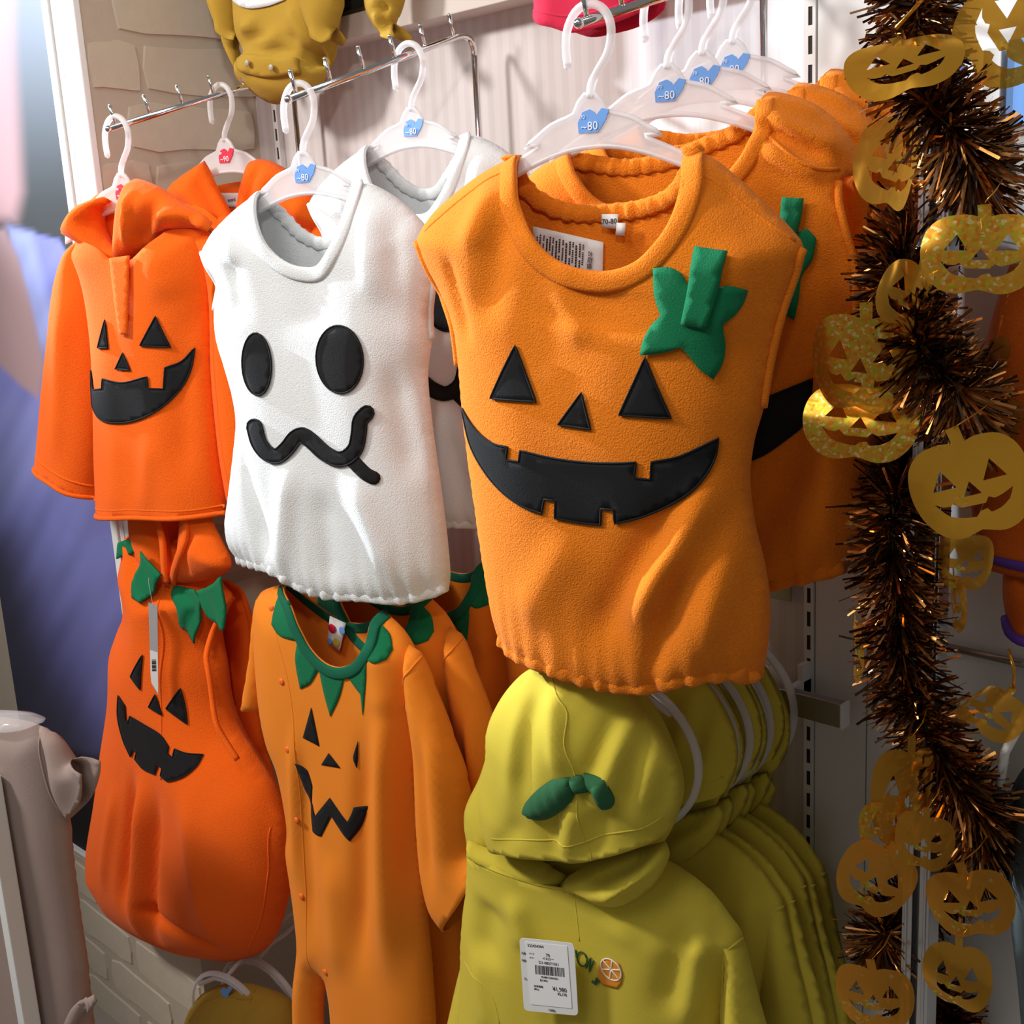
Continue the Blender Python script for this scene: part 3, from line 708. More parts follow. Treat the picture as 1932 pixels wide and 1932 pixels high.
def ghost_top():
    fr = Fr(hpos(2, YG1), 15)
    t = thing('ghost_costume', 'white fleece sleeveless ghost top in front, wavy black mouth and oval eyes', 'costume', fr.P, R_(15), 'ghost fleece tops')
    neck = [(490, 360), (484, 415), (500, 458), (526, 486), (560, 503), (596, 502), (620, 468), (640, 425), (656, 375), (668, 347)]
    backn = [(490, 360), (510, 372), (545, 404), (568, 428), (600, 446), (625, 444), (648, 410), (668, 347)]
    right = [(668, 347), (698, 346), (742, 368), (780, 400), (806, 432), (818, 490), (816, 548), (812, 590), (815, 640), (808, 705), (814, 780), (823, 850), (833, 920), (843, 1000), (850, 1080), (847, 1114)]
    hem = [(847, 1114), (820, 1128), (772, 1138), (729, 1140), (683, 1136), (636, 1132), (599, 1127), (559, 1111), (520, 1088), (488, 1074), (450, 1061)]
    left = [(450, 1061), (433, 1030), (427, 985), (432, 945), (440, 885), (447, 824), (449, 790), (442, 745), (428, 695), (412, 640), (408, 585), (414, 540), (396, 508), (383, 474), (402, 438), (440, 398), (490, 360)]
    folds = [(612, 620, 600, 500, .030, -.006), (560, 880, 545, 1080, .016, .009), (620, 930, 640, 1100, .018, -.007), (680, 900, 750, 1080, .018, .008), (760, 500, 790, 700, .014, .006), (740, 700, 780, 900, .016, -.008), (800, 760, 835, 1060, .012, .006),
             (460, 850, 520, 1040, .013, -.008), (445, 480, 470, 600, .014, -.006), (430, 420, 460, 500, .012, .007), (700, 380, 720, 560, .016, .006), (735, 400, 770, 600, .01, -.005)]
    b = Cloth(t, 'body', fr, [('o', neck), ('c', right), ('o', hem), ('c', left)], M['white'], Tf=.042, Tb=.032, R=.085, folds=folds, back={0: backn}, step=.0065, wr=.0012, wf=30, hem=(2, .021, .0042, .028), thick=.003)
    b.band('neckband', neck, .016, .003, M['white']); b.band('elastic_neckband', backn, .016, .0055, M['white'], -1, .001, .30, .012)
    b.band('hem_casing', hem, .016, .005, M['white'], 1, -.004, .22, .016)
    b.cord('armhole_binding', [(806, 434), (818, 490), (816, 548), (812, 590), (815, 640)], .0035, M['white'], -.001); b.cord('armhole_binding', [(384, 476), (397, 508), (414, 540), (409, 585)], .0035, M['white'], -.001)
    b.patch('eye', ell(485, 687, 27, 59, -3), M['black'], edge=.0011); b.patch('eye', ell(641, 678, 44, 64, -4), M['black'], edge=.0011)
    b.patch('mouth', stroke([(481, 804), (489, 834), (505, 855), (524, 860), (543, 844), (557, 826), (572, 821), (590, 834), (612, 854), (636, 866), (655, 862), (671, 845), (677, 818), (680, 793), (692, 779)], 27), M['black'], edge=.0011)
    b.patch('mouth', stroke([(655, 858), (677, 882), (691, 895), (705, 902)], 25), M['black'], off=.0018)
    return t
gt = ghost_top()
dup(gt, hpos(2, YG2), R_(16), 'rear white ghost top, mostly hidden, half an eye showing beside the pumpkin top')

# ------------------------------------------------------------------ orange hooded tops (arm 1)
def hooded_top():
    fr = Fr(hpos(1, YH1), 15)
    t = thing('hooded_pullover', 'bright orange long sleeved hooded top in front with pumpkin face, above the hooded vest', 'costume', fr.P, R_(15), 'orange hooded tops')
    O = M['orange']
    neck = [(158, 440), (185, 470), (215, 496), (250, 488), (300, 445), (345, 415)]
    b = Cloth(t, 'body', fr, [('o', neck), ('c', [(345, 415), (388, 432), (400, 500), (402, 600), (404, 700), (412, 820), (420, 900), (428, 967)]), ('o', [(428, 967), (370, 975), (305, 979), (240, 977), (188, 970)]),
              ('c', [(188, 970), (184, 850), (181, 740), (176, 640), (162, 540), (140, 478), (158, 440)])], O, Tf=.048, Tb=.035, R=.09, back={0: [(158, 440), (190, 430), (250, 415), (300, 410), (345, 415)]},
              folds=[(290, 450, 330, 560, .025, .006), (345, 620, 350, 900, .02, -.006), (300, 830, 290, 960, .015, .004), (390, 500, 360, 640, .02, -.006), (230, 820, 235, 960, .02, .003)], wr=.0012, thick=.0035, step=.008)
    b.cord('hem_casing', [(428, 955), (370, 962), (305, 964), (240, 962), (188, 956)], .0018, O, -.0012)
    b.cord('hem_fold', [(428, 967), (370, 975), (305, 979), (240, 977), (188, 970)], .0040, O, -.001)
    sl = Cloth(t, 'sleeve', fr, [('c', [(150, 450), (128, 470), (113, 515), (102, 580), (90, 690), (79, 800), (71, 882)]), ('o', [(71, 882), (88, 908), (128, 932), (186, 942)]), ('c', [(186, 942), (200, 820), (205, 700), (195, 580), (175, 500), (150, 450)])],
               O, w0=-.022, Tf=.034, Tb=.03, R=.05, folds=[(135, 560, 118, 860, .018, .008)], wr=.001, thick=.0035)
    sl.cord('cuff_seam', [(74, 858), (95, 886), (135, 908), (186, 917)], .0022, O, -.001); sl.cord('cuff_fold', [(71, 882), (88, 908), (128, 932), (186, 942)], .0040, O, -.001)
    sr = Cloth(t, 'sleeve', fr, [('c', [(345, 430), (390, 425), (440, 470), (470, 640), (490, 800), (500, 930)]), ('o', [(500, 930), (470, 950), (432, 940)]), ('c', [(432, 940), (415, 840), (402, 700), (398, 560), (380, 480), (345, 430)])],
               O, w0=-.008, Tf=.032, Tb=.03, R=.05, wr=.001, thick=.0035)
    sr.cord('sleeve_seam', [(402, 520), (408, 700), (420, 830), (436, 925)], .0022, O, -.001)
    Cloth(t, 'hood_lining', fr, [('c', [(150, 400), (185, 365), (245, 345), (262, 400), (262, 470), (235, 490), (200, 470), (165, 440), (150, 400)])], O, w0=-.02, Tf=.006, Tb=.006, R=.03, wr=.001)
    Cloth(t, 'hood', fr, [('c', [(126, 444), (133, 414), (155, 384), (196, 371), (208, 380), (188, 398), (188, 428), (208, 460), (230, 478), (232, 496), (212, 498), (170, 470), (126, 444)])], O, w0=.012, Tf=.030, Tb=.03, R=.026,
          folds=[(150, 410, 200, 475, .009, -.010), (175, 392, 200, 470, .007, .006)], wr=.0015, step=.006)
    Cloth(t, 'hood', fr, [('c', [(222, 492), (224, 440), (230, 385), (243, 346), (258, 337), (300, 352), (345, 382), (388, 408), (400, 440), (365, 430), (322, 436), (282, 466), (248, 496), (222, 492)])], O, w0=.014, Tf=.032, Tb=.03, R=.032,
          folds=[(255, 360, 243, 480, .006, .010), (300, 380, 250, 470, .012, -.014), (330, 395, 285, 455, .010, .010), (370, 405, 320, 432, .008, -.010)], wr=.0015, step=.006)
    pl = b.patch('placket', [(206, 487), (243, 482), (241, 560), (239, 633), (225, 630), (215, 560)], O, off=.006, thick=.003)
    for y in (512, 590): b.dome('snap', 229, y, .004, O, .35, pl)
    for nm, p in (('eye', [(199, 604), (188, 656), (204, 656)]), ('eye', [(293, 597), (264, 652), (322, 655)]), ('nose', [(232, 666), (218, 696), (245, 698)])): b.patch(nm, p, M['black'], edge=.0012)
    b.patch('mouth', [(178, 698), (182, 734), (195, 733), (196, 714), (230, 722), (277, 711), (279, 733), (308, 734), (311, 694), (342, 682), (368, 656), (359, 700), (336, 740), (300, 772), (262, 791), (225, 798), (192, 790), (181, 765), (178, 730)], M['black'], edge=.0012)
    c = Cloth(t, 'x', fr, [('c', [(0, 0), (10, 0), (10, 10), (0, 10), (0, 0)])], O, build=False)
    return t
ht = hooded_top()
def second_hoodie():
    r = dup(ht, hpos(1, YH2), R_(20), 'rear bright orange hooded top, hood opened around its hanger', skipc='hood'); f = Fr(hpos(1, YH2), 20); O = M['orange']
    nb = Cloth(r, 'neck_back', f, [('c', [(396, 352), (425, 349), (464, 347), (480, 400), (455, 450), (410, 440), (390, 390), (396, 352)])], O, w0=-.030, Tf=.006, Tb=.006, R=.02, wr=.001)
    lb = nb.patch('brand_label', [(414, 364), (452, 364), (450, 392), (424, 390)], M['paper'], off=.002, thick=.0004); q = nb.pxs([(437, 377)], 1, .003)[0]
    text(lb, 'lettering', 'noni', .0085, q[0], float(nb.depth(q)[0]) + .0032, q[1], M['ink'], 4)
    a = Cloth(r, 'hood', f, [('c', [(316, 356), (334, 338), (362, 318), (386, 303), (396, 320), (412, 355), (432, 392), (446, 420), (432, 446), (404, 440), (372, 410), (340, 395), (316, 356)])], O, w0=.012, Tf=.026, Tb=.02, R=.035, wr=.001, step=.006, folds=[(365, 325, 425, 425, .006, -.006), (345, 345, 400, 425, .010, .006)])
    b = Cloth(r, 'hood', f, [('c', [(470, 306), (488, 300), (512, 304), (545, 322), (580, 348), (604, 380), (612, 425), (580, 432), (520, 425), (470, 432), (444, 440), (448, 395), (456, 350), (470, 306)])], O, w0=.012, Tf=.034, Tb=.02, R=.045, wr=.001, step=.006, folds=[(488, 312, 468, 420, .005, -.008), (510, 320, 490, 420, .008, .008), (540, 335, 520, 415, .008, -.007), (575, 360, 560, 420, .01, .005)])
second_hoodie()

# ------------------------------------------------------------------ pumpkin hooded vest (lower left)
XV = AX[1]
def vest():
    P = on(345, 1020, 1, .905); fr = Fr(P, 4); O = M['orange']
    t = thing('pumpkin_vest', 'puffy orange hooded pumpkin vest with green leaf collar and crooked black grin', 'costume', P, R_(4))
    left = [(262, 1000), (252, 1060), (262, 1120), (248, 1160), (235, 1200), (231, 1290), (216, 1390), (203, 1480), (190, 1560), (190, 1610), (200, 1650), (228, 1700), (250, 1735), (290, 1768), (330, 1787), (372, 1802), (410, 1808)]
    right = [(410, 1808), (450, 1812), (495, 1796), (520, 1768), (538, 1722), (549, 1650), (546, 1570), (520, 1490), (478, 1420), (448, 1370), (432, 1320), (425, 1260), (415, 1200), (424, 1165), (442, 1130), (410, 1095), (365, 1040), (345, 1000)]
    b = Cloth(t, 'body', fr, [('o', [(345, 1000), (330, 1040), (322, 1085), (312, 1095), (306, 1080), (290, 1040), (262, 1000)]), ('c', left), ('c', right)], O, Tf=.085, Tb=.05, R=.13, step=.008, wr=.0012, wf=24,
              folds=[(305, 1470, 285, 1740, .016, .014), (330, 1500, 310, 1760, .012, -.012), (285, 1460, 262, 1690, .012, -.012), (385, 1500, 420, 1780, .02, .008), (300, 1700, 420, 1790, .014, -.010), (470, 1500, 505, 1700, .012, -.008), (250, 1480, 225, 1660, .012, .006), (360, 1180, 375, 1300, .02, -.008), (520, 1520, 490, 1780, .012, .006)], thick=.004)
    bk = Cloth(t, 'back_panel', fr, [('c', [(410, 1090), (448, 1105), (470, 1150), (479, 1260), (494, 1380), (530, 1505), (546, 1600), (520, 1640), (470, 1500), (420, 1380), (405, 1250), (410, 1110)])], O, w0=-.055, Tf=.012, Tb=.012, R=.04, wr=.0012)
    b.cord('armhole_binding', [(478, 1420), (448, 1370), (432, 1320), (425, 1260), (415, 1200), (424, 1165), (442, 1130)], .0045, O, .001)
    bk.cord('armhole_binding', [(428, 1098), (455, 1118), (472, 1165), (480, 1265), (462, 1310), (444, 1346)], .0042, O, -.0015)
    b.cord('front_seam', [(312, 1100), (308, 1200), (303, 1300), (306, 1470)], .0025, O, -.0012)
    b.cord('side_seam', [(512, 1560), (505, 1650), (490, 1740), (470, 1800)], .0018, O, -.0012)
    h1 = Cloth(t, 'hood', fr, [('c', [(250, 935), (254, 1000), (262, 1042), (284, 1078), (304, 1098), (319, 1104), (324, 1085), (314, 1030), (306, 985), (302, 935), (250, 935)])], O, w0=.040, Tf=.026, Tb=.02, R=.035, step=.006, wr=.001)
    h2 = Cloth(t, 'hood', fr, [('c', [(352, 935), (346, 1005), (338, 1050), (317, 1104), (345, 1102), (390, 1094), (425, 1082), (436, 1070), (432, 1050), (413, 1012), (398, 980), (392, 935), (352, 935)])], O, w0=.038, Tf=.034, Tb=.02, R=.055, step=.006, wr=.001, folds=[(366, 1000, 352, 1085, .006, -.006), (395, 1020, 415, 1075, .012, -.004)])
    h1.band('hood_binding', [(303, 940), (307, 985), (315, 1030), (322, 1098)], .012, .004, O, 1, .001); h2.band('hood_binding', [(321, 1100), (340, 1050), (348, 1005), (353, 945)], .012, .004, O, 1, .001)
    Cloth(t, 'hood_lining', fr, [('c', [(255, 940), (300, 930), (395, 935), (400, 1000), (330, 1090), (270, 1040), (255, 940)])], O, w0=-.01, Tf=.006, Tb=.006, R=.03, wr=.001)
    for p in ([(216, 1042), (222, 1026), (240, 1018), (262, 1018), (266, 1038), (245, 1046), (226, 1053)], [(258, 1042), (278, 1062), (296, 1086), (284, 1118), (266, 1136), (250, 1128), (246, 1098), (256, 1072)],
              [(328, 1104), (345, 1112), (362, 1114), (376, 1135), (372, 1165), (361, 1216), (348, 1198), (336, 1168), (330, 1135)], [(366, 1116), (395, 1106), (422, 1086), (426, 1130), (426, 1188), (405, 1182), (388, 1168), (378, 1150), (372, 1132)]):
        b.patch('leaf', p, M['green'], off=.008, thick=.003, step=.006, hold=.05)
    for p, nm in (([(268, 1236), (248, 1276), (264, 1301)], 'eye'), ([(292, 1311), (280, 1334), (305, 1349)], 'nose'), ([(340, 1299), (313, 1337), (353, 1366)], 'eye')): b.patch(nm, p, M['black'], edge=.0012)
    b.patch('mouth', [(233, 1309), (230, 1350), (235, 1396), (247, 1427), (252, 1413), (258, 1420), (255, 1432), (270, 1450), (292, 1460), (298, 1443), (306, 1450), (303, 1463), (315, 1473), (345, 1465), (370, 1445), (383, 1423), (350, 1421), (329, 1413), (325, 1430), (315, 1421), (317, 1408), (300, 1385), (270, 1366), (246, 1351), (243, 1364), (239, 1356), (238, 1330)], M['black'], edge=.0012)
    b.dome('snap', 314, 1112, .0045, O, .35)
    # hang tag
    uv = b.pxs([(289, 1214)], 1, .016)[0]; wt = float(b.depth(uv)[0]) + .02
    Pt = fr.P + fr.u * uv[0] + np.array([0, 0, uv[1]]) + fr.n * wt
    f2 = Fr(Pt, 40)
    g = thing('hang_tag', 'narrow grey and white hang tag in front of the hooded vest', 'tag', Pt, R_(40))
    A = [f2.px(*q) for q in ((280, 1137), (297, 1142), (299, 1312), (286, 1290))]; mid = lambda a, b, k: a + (b - a) * k
    plate('card', [A[0], A[1], A[2], A[3]], .0006, M['greycard'], g, step=.02)
    plate('label_field', [mid(A[0], A[3], .58), mid(A[1], A[2], .52), mid(A[1], A[2], .98), mid(A[0], A[3], .985)], .0004, M['paper'], g, y=-.0007, step=.02)
    L = []
    for k in range(9):
        c0 = mid(A[0], A[3], .70 + k * .016); L.append((c0[0] + .002, c0[0] + .0085, -.0013, -.0010, c0[1] - .0006 - .0004 * (k % 3), c0[1] + .0004))
    boxes('barcode', L, M['ink'], g)
    tube('string', [((A[0][0] + A[1][0]) / 2, -.001, A[0][1] - .006), (.006, .006, A[0][1] + .03), (.008, .010, A[0][1] + .045)], .0005, M['clear'], g, 6)
    return t
vest()
low_arm(AX[1], .86, on(345, 990, 0, XV)[2] + .07, 'straight chrome arm hidden above the hooded vest')

# ------------------------------------------------------------------ pumpkin rompers (lower middle)
def romper():
    P = on(640, 1120, 0, AX[2]); fr = Fr(P, 8); J = M['jersey']
    t = thing('pumpkin_romper', 'front orange long sleeved romper with printed face and green leaf collar', 'romper', P, R_(8), 'pumpkin rompers')
    neck = [(540, 1100), (548, 1140), (565, 1185), (585, 1222), (612, 1250), (640, 1259), (668, 1248), (688, 1218), (698, 1175), (722, 1150)]
    backn = [(540, 1100), (575, 1122), (610, 1148), (650, 1170), (690, 1174), (722, 1150)]
    right = [(722, 1150), (755, 1180), (785, 1228), (790, 1300), (792, 1420), (798, 1560), (806, 1700), (814, 1800), (818, 1860)]
    left = [(556, 1860), (564, 1780), (558, 1710), (550, 1650), (543, 1600), (545, 1550), (528, 1454), (508, 1400), (495, 1340), (486, 1250), (482, 1160), (492, 1118), (540, 1100)]
    right += [(822, 1932), (824, 2030)]; left = [(556, 2030), (556, 1932)] + left
    b = Cloth(t, 'body', fr, [('o', neck), ('c', right), ('o', [(824, 2030), (740, 2040), (636, 2030)]), ('c', [(636, 2030), (629, 1940), (624, 1880), (617, 1842), (611, 1880), (610, 1940), (612, 2030)]), ('o', [(612, 2030), (585, 2040), (556, 2030)]), ('c', left)], J, Tf=.036, Tb=.03, R=.07, back={0: backn}, wr=.001, wf=26, step=.0075,
              folds=[(735, 1330, 745, 1800, .018, .016), (700, 1400, 690, 1800, .016, -.012), (585, 1440, 600, 1750, .014, -.008), (570, 1380, 566, 1640, .008, .006), (772, 1300, 770, 1700, .016, -.012), (640, 1620, 650, 1820, .02, .008), (720, 1220, 735, 1340, .02, .006)])
    b.band('neckband', neck, .0155, .0032, M['rib'], 1, .001); b.band('back_neckband', backn, .013, .003, M['rib'], -1, .002)
    for p in ([(527, 1120), (512, 1178), (528, 1200), (560, 1210), (552, 1170), (545, 1135)], [(562, 1205), (557, 1245), (566, 1300), (585, 1290), (600, 1265), (585, 1235)], [(602, 1265), (612, 1312), (623, 1352), (640, 1315), (651, 1270), (625, 1268)],
              [(652, 1272), (672, 1300), (680, 1310), (684, 1350), (690, 1280), (692, 1240), (675, 1260)], [(692, 1245), (705, 1252), (730, 1244), (741, 1225), (735, 1195), (715, 1172), (702, 1200)]):
        b.patch('leaf', p, M['green'], off=.0014, thick=.0008, step=.006)
    for p, nm in (([(587, 1335), (571, 1392), (602, 1408)], 'eye'), ([(620, 1421), (606, 1443), (642, 1449)], 'nose'), ([(675, 1398), (666, 1430), (673, 1450), (675, 1432)], 'eye')): b.patch(nm, p, M['black'], off=.0012, thick=.0006)
    b.patch('mouth', [(556, 1441), (580, 1454), (589, 1482), (588, 1512), (595, 1540), (622, 1505), (655, 1551), (662, 1538), (667, 1524), (694, 1521), (682, 1560), (660, 1588), (650, 1578), (625, 1540), (606, 1578), (590, 1568), (587, 1540), (586, 1514), (575, 1490)], M['black'], off=.0012, thick=.0006, sharp=30)
    for x, y in ((512, 1148), (531, 1286), (543, 1414), (558, 1548), (569, 1691), (616, 1832)): b.dome('snap', x, y, .0044, M['snap'], .4)
    b.dome('snap', 545, 1138, .0045, M['rib'], .4)
    b.cord('placket_seam', [(520, 1180), (545, 1290), (556, 1420), (570, 1560), (578, 1700), (590, 1830)], .0012, J, -.0006)
    s1 = Cloth(t, 'sleeve', fr, [('c', [(772, 1215), (795, 1236), (823, 1305), (852, 1385), (876, 1452), (890, 1520), (902, 1600)]), ('o', [(902, 1600), (880, 1680), (845, 1755)]), ('c', [(845, 1755), (815, 1710), (798, 1640), (790, 1550), (784, 1420), (770, 1320), (765, 1250), (772, 1215)])],
               J, w0=.006, Tf=.034, Tb=.03, R=.05, folds=[(815, 1350, 850, 1640, .014, .010), (800, 1400, 822, 1660, .010, -.008)], wr=.001)
    s1.cord('armhole_seam', [(793, 1240), (776, 1262), (768, 1300), (772, 1340)], .0016, J, -.0006)
    Cloth(t, 'sleeve', fr, [('c', [(500, 1112), (486, 1130), (478, 1180), (473, 1236), (465, 1290), (458, 1333)]), ('o', [(458, 1333), (475, 1342), (492, 1344)]), ('c', [(492, 1344), (500, 1290), (502, 1220), (500, 1112)])], J, w0=-.004, Tf=.02, Tb=.02, R=.03, wr=.001)
    return t, b, fr
rt, rb, rfr = romper()
def romper_label():
    l = flat_on_back(rb, 'brand_label', [(622, 1162), (652, 1176), (640, 1230), (617, 1212)], M['paper'], rt, .014)
    for (x, y, r, mk) in ((626, 1186, .0065, 'red'), (645, 1190, .0055, 'blue'), (634, 1212, .0060, 'lemon'), (622, 1210, .0045, 'blue')):
        q = rb.pxs([(x, y)], -1, .0155)[0]; v, f = ellipsoid((q[0], -(float(rb.depth(q, -1)[0]) + .0155), q[1]), (r, .0006, r), 12, 6); link_mesh('printed_dot', v, f, M[mk], l)
dR = np.array([0, .085, .010])
RP = Vector(rfr.P)
dup(rt, RP + Vector((0.004, .068, .006)), R_(6), 'middle orange pumpkin romper, sleeve showing right of the front one')
dup(rt, RP + Vector((.0, .185, .022)), R_(3), 'rear orange pumpkin romper in shadow, one dark leaf of its collar showing')
romper_label()
def ring_hanger(P, deg, label, a, b_, group, z0, roll=0., tagcol=None, lean=0.):
    """oval plastic hanger: ring under a stem and hook"""
    t = thing('ring_hanger', label, 'hanger', P, R_(deg), group)
    rr = lambda x, y, z: (x * math.cos(R_(roll)) + (z - z0) * math.sin(R_(roll)), y, z0 + (z - z0) * math.cos(R_(roll)) - x * math.sin(R_(roll)))
    ring = [rr(a * math.sin(k * math.pi / 24), 0, z0 + b_ * math.cos(k * math.pi / 24)) for k in range(48)]
    link_mesh('ring', *tube_geo(ring, .0052, 8, .55, closed=True), M['plastic'], t)
    rg = [rr(a * .98 * math.sin(k * math.pi / 24), -.0030, z0 + b_ * .98 * math.cos(k * math.pi / 24)) for k in range(48)]
    link_mesh('rib', *tube_geo(rg, .0012, 6, closed=True), M['plastic'], t.children[0])
    hk = [(0, 0, z0 + b_), (0, 0, z0 + b_ + .02), (.012, 0, z0 + b_ + .035), (.013, 0, z0 + b_ + .052), (0, 0, z0 + b_ + .062), (-.012, 0, z0 + b_ + .052), (-.013, 0, z0 + b_ + .04)]
    hk = [(x, y + lean * (z - z0 - b_), z - .35 * min(1, lean) * (z - z0 - b_)) for x, y, z in hk]
    link_mesh('hook', *tube_geo(hk, .0036, 8), M['plastic'], t)
    arms = [(-a * .75, 0, z0 + b_ * .55), (-.03, 0, z0 + b_ * .86), (0, 0, z0 + b_ * .92), (.03, 0, z0 + b_ * .86), (a * .75, 0, z0 + b_ * .55)]
    link_mesh('shoulder_bar', *tube_geo(arms, .004, 8), M['plastic'], t)
    if tagcol:
        g = plate('size_clip', [(-.008, z0 + b_ * .62), (.004, z0 + b_ * .62), (.010, z0 + b_ * .74), (.018, z0 + b_ * .86), (.012, z0 + b_ * .90), (.004, z0 + b_ * .78), (-.004, z0 + b_ * .80), (-.011, z0 + b_ * .72)], .0024, M[tagcol], t, -.006)
    return t

# ------------------------------------------------------------------ lemon hoodies (lower right)
YL = .905
def lemon():
    P = on(1105, 1270, 1, YL); fr = Fr(P, 15); L = M['lemon']
    t = thing('lemon_hoodie', 'front lemon yellow hooded sweatshirt with green leaf bow and white price tag', 'hoodie', P, R_(15), 'lemon yellow hoodies')
    right = [(1254, 1618), (1305, 1650), (1345, 1684), (1376, 1724), (1403, 1768), (1385, 1830), (1372, 1900), (1366, 1960), (1364, 2040), (1366, 2170)]
    left = [(860, 2170), (862, 2040), (862, 1960), (868, 1880), (869, 1790), (872, 1730), (879, 1675), (882, 1610)]
    b = Cloth(t, 'body', fr, [('o', [(882, 1610), (930, 1634), (990, 1662), (1050, 1674), (1096, 1681), (1160, 1660), (1254, 1618)]), ('c', right), ('o', [(1366, 2170), (1110, 2190), (860, 2170)]), ('c', left)], L, Tf=.050, Tb=.04, R=.10, wr=.0014, wf=22, step=.0075,
              folds=[(935, 1700, 925, 1800, .022, -.012), (985, 1680, 1010, 1770, .014, .008), (1330, 1760, 1300, 1932, .014, .010), (1300, 1740, 1260, 1900, .016, -.008), (900, 1800, 930, 1932, .014, .006), (1110, 1880, 1105, 2000, .016, .008), (1210, 1700, 1180, 1760, .02, .004), (1345, 1720, 1350, 1932, .009, -.008)])
    b.cord('raglan_seam', [(1402, 1770), (1372, 1792), (1364, 1830), (1360, 1932)], .0016, L, -.0007)
    b.cord('front_seam', [(1084, 1688), (1088, 1720), (1094, 1775)], .0010, L, -.0005); b.cord('pocket_seam', [(878, 1812), (905, 1850), (930, 1880), (944, 1932)], .0011, L, -.0005)
    b.cord('neck_seam', [(911, 1628), (961, 1652), (1015, 1669), (1050, 1675), (1096, 1682), (1136, 1702), (1180, 1706)], .0016, L, -.0006)
    Cloth(t, 'sleeve', fr, [('c', [(1352, 1716), (1380, 1740), (1404, 1772), (1418, 1825), (1432, 1880), (1450, 1945), (1475, 2060), (1490, 2150)]), ('o', [(1490, 2150), (1410, 2170), (1352, 2150)]), ('c', [(1352, 2150), (1355, 2030), (1357, 1932), (1362, 1850), (1364, 1795), (1350, 1750), (1352, 1716)])], L, w0=-.003, Tf=.036, Tb=.03, R=.05, wr=.001, folds=[(1385, 1800, 1400, 2000, .014, .008)])
    Cloth(t, 'sleeve', fr, [('c', [(878, 1790), (862, 1850), (844, 1930), (822, 2030)]), ('o', [(822, 2030), (880, 2050), (920, 2030)]), ('c', [(920, 2030), (925, 1932), (905, 1850), (878, 1790)])], L, w0=-.01, Tf=.03, Tb=.03, R=.05, wr=.001)
    # collar under the hood
    Cloth(t, 'neck_opening', fr, [('c', [(985, 1600), (1120, 1600), (1125, 1650), (1060, 1680), (1000, 1660), (985, 1600)])], L, w0=.006, Tf=.004, Tb=.004, R=.02, wr=0)
    Cloth(t, 'collar', fr, [('c', [(882, 1585), (920, 1600), (968, 1612), (1020, 1624), (1046, 1640), (1076, 1655), (1050, 1676), (1012, 1670), (960, 1655), (908, 1630), (880, 1612), (882, 1585)])], L, w0=.030, Tf=.024, Tb=.02, R=.03, wr=.001, step=.006, folds=[(1030, 1640, 1052, 1668, .005, -.005)])
    Cloth(t, 'collar', fr, [('c', [(1052, 1675), (1074, 1652), (1120, 1628), (1190, 1605), (1256, 1586), (1264, 1612), (1246, 1652), (1222, 1680), (1182, 1706), (1138, 1703), (1096, 1683), (1052, 1675)])], L, w0=.038, Tf=.034, Tb=.02, R=.035, wr=.001, step=.006,
          folds=[(1075, 1664, 1200, 1612, .006, .007), (1110, 1672, 1225, 1622, .007, -.010), (1145, 1690, 1235, 1640, .007, .009), (1165, 1696, 1240, 1652, .005, -.008)])
    hb = Cloth(t, 'hood_back', fr, [('c', [(1110, 1240), (1000, 1262), (950, 1320), (925, 1400), (905, 1465), (876, 1532), (880, 1600), (930, 1625), (1100, 1640), (1230, 1612), (1290, 1500), (1270, 1400), (1210, 1300), (1110, 1240)])], L, w0=.0, Tf=.03, Tb=.03, R=.08, wr=.001)
    hd = Cloth(t, 'hood', fr, [('c', [(1085, 1232), (1000, 1262), (968, 1288), (940, 1326), (920, 1372), (918, 1422), (915, 1465), (907, 1508), (911, 1556), (923, 1592)]), ('o', [(923, 1592), (950, 1612), (1000, 1622), (1060, 1626), (1104, 1627), (1140, 1619), (1195, 1603), (1240, 1584), (1266, 1561)]),
               ('c', [(1266, 1561), (1280, 1530), (1286, 1492), (1280, 1450), (1265, 1411), (1240, 1369), (1212, 1332), (1180, 1295), (1140, 1255), (1085, 1232)])], L, w0=.040, Tf=.055, Tb=.02, R=.09, wr=.0012, step=.006,
               folds=[(1012, 1300, 1000, 1490, .012, -.007), (1045, 1290, 1078, 1445, .011, .008), (985, 1330, 975, 1520, .014, .005), (1192, 1335, 1146, 1500, .010, .010), (1216, 1360, 1184, 1525, .010, -.008), (1168, 1330, 1120, 1470, .012, -.007), (1264, 1430, 1226, 1560, .012, -.013),
                      (1238, 1410, 1214, 1585, .012, .009), (1105, 1500, 1080, 1600, .010, .007), (1060, 1520, 1064, 1610, .012, -.005), (1150, 1520, 1130, 1610, .012, -.005), (1000, 1540, 940, 1600, .012, -.004)])
    hd.cord('hood_hem_seam', [(931, 1580), (1000, 1584), (1054, 1586), (1099, 1590), (1150, 1573), (1207, 1564), (1250, 1542)], .0012, L, -.0005)
    hd.cord('crown_seam', [(1040, 1262), (1050, 1312), (1070, 1345), (1064, 1405), (1084, 1459), (1098, 1573), (1116, 1624)], .0012, L, -.0005)
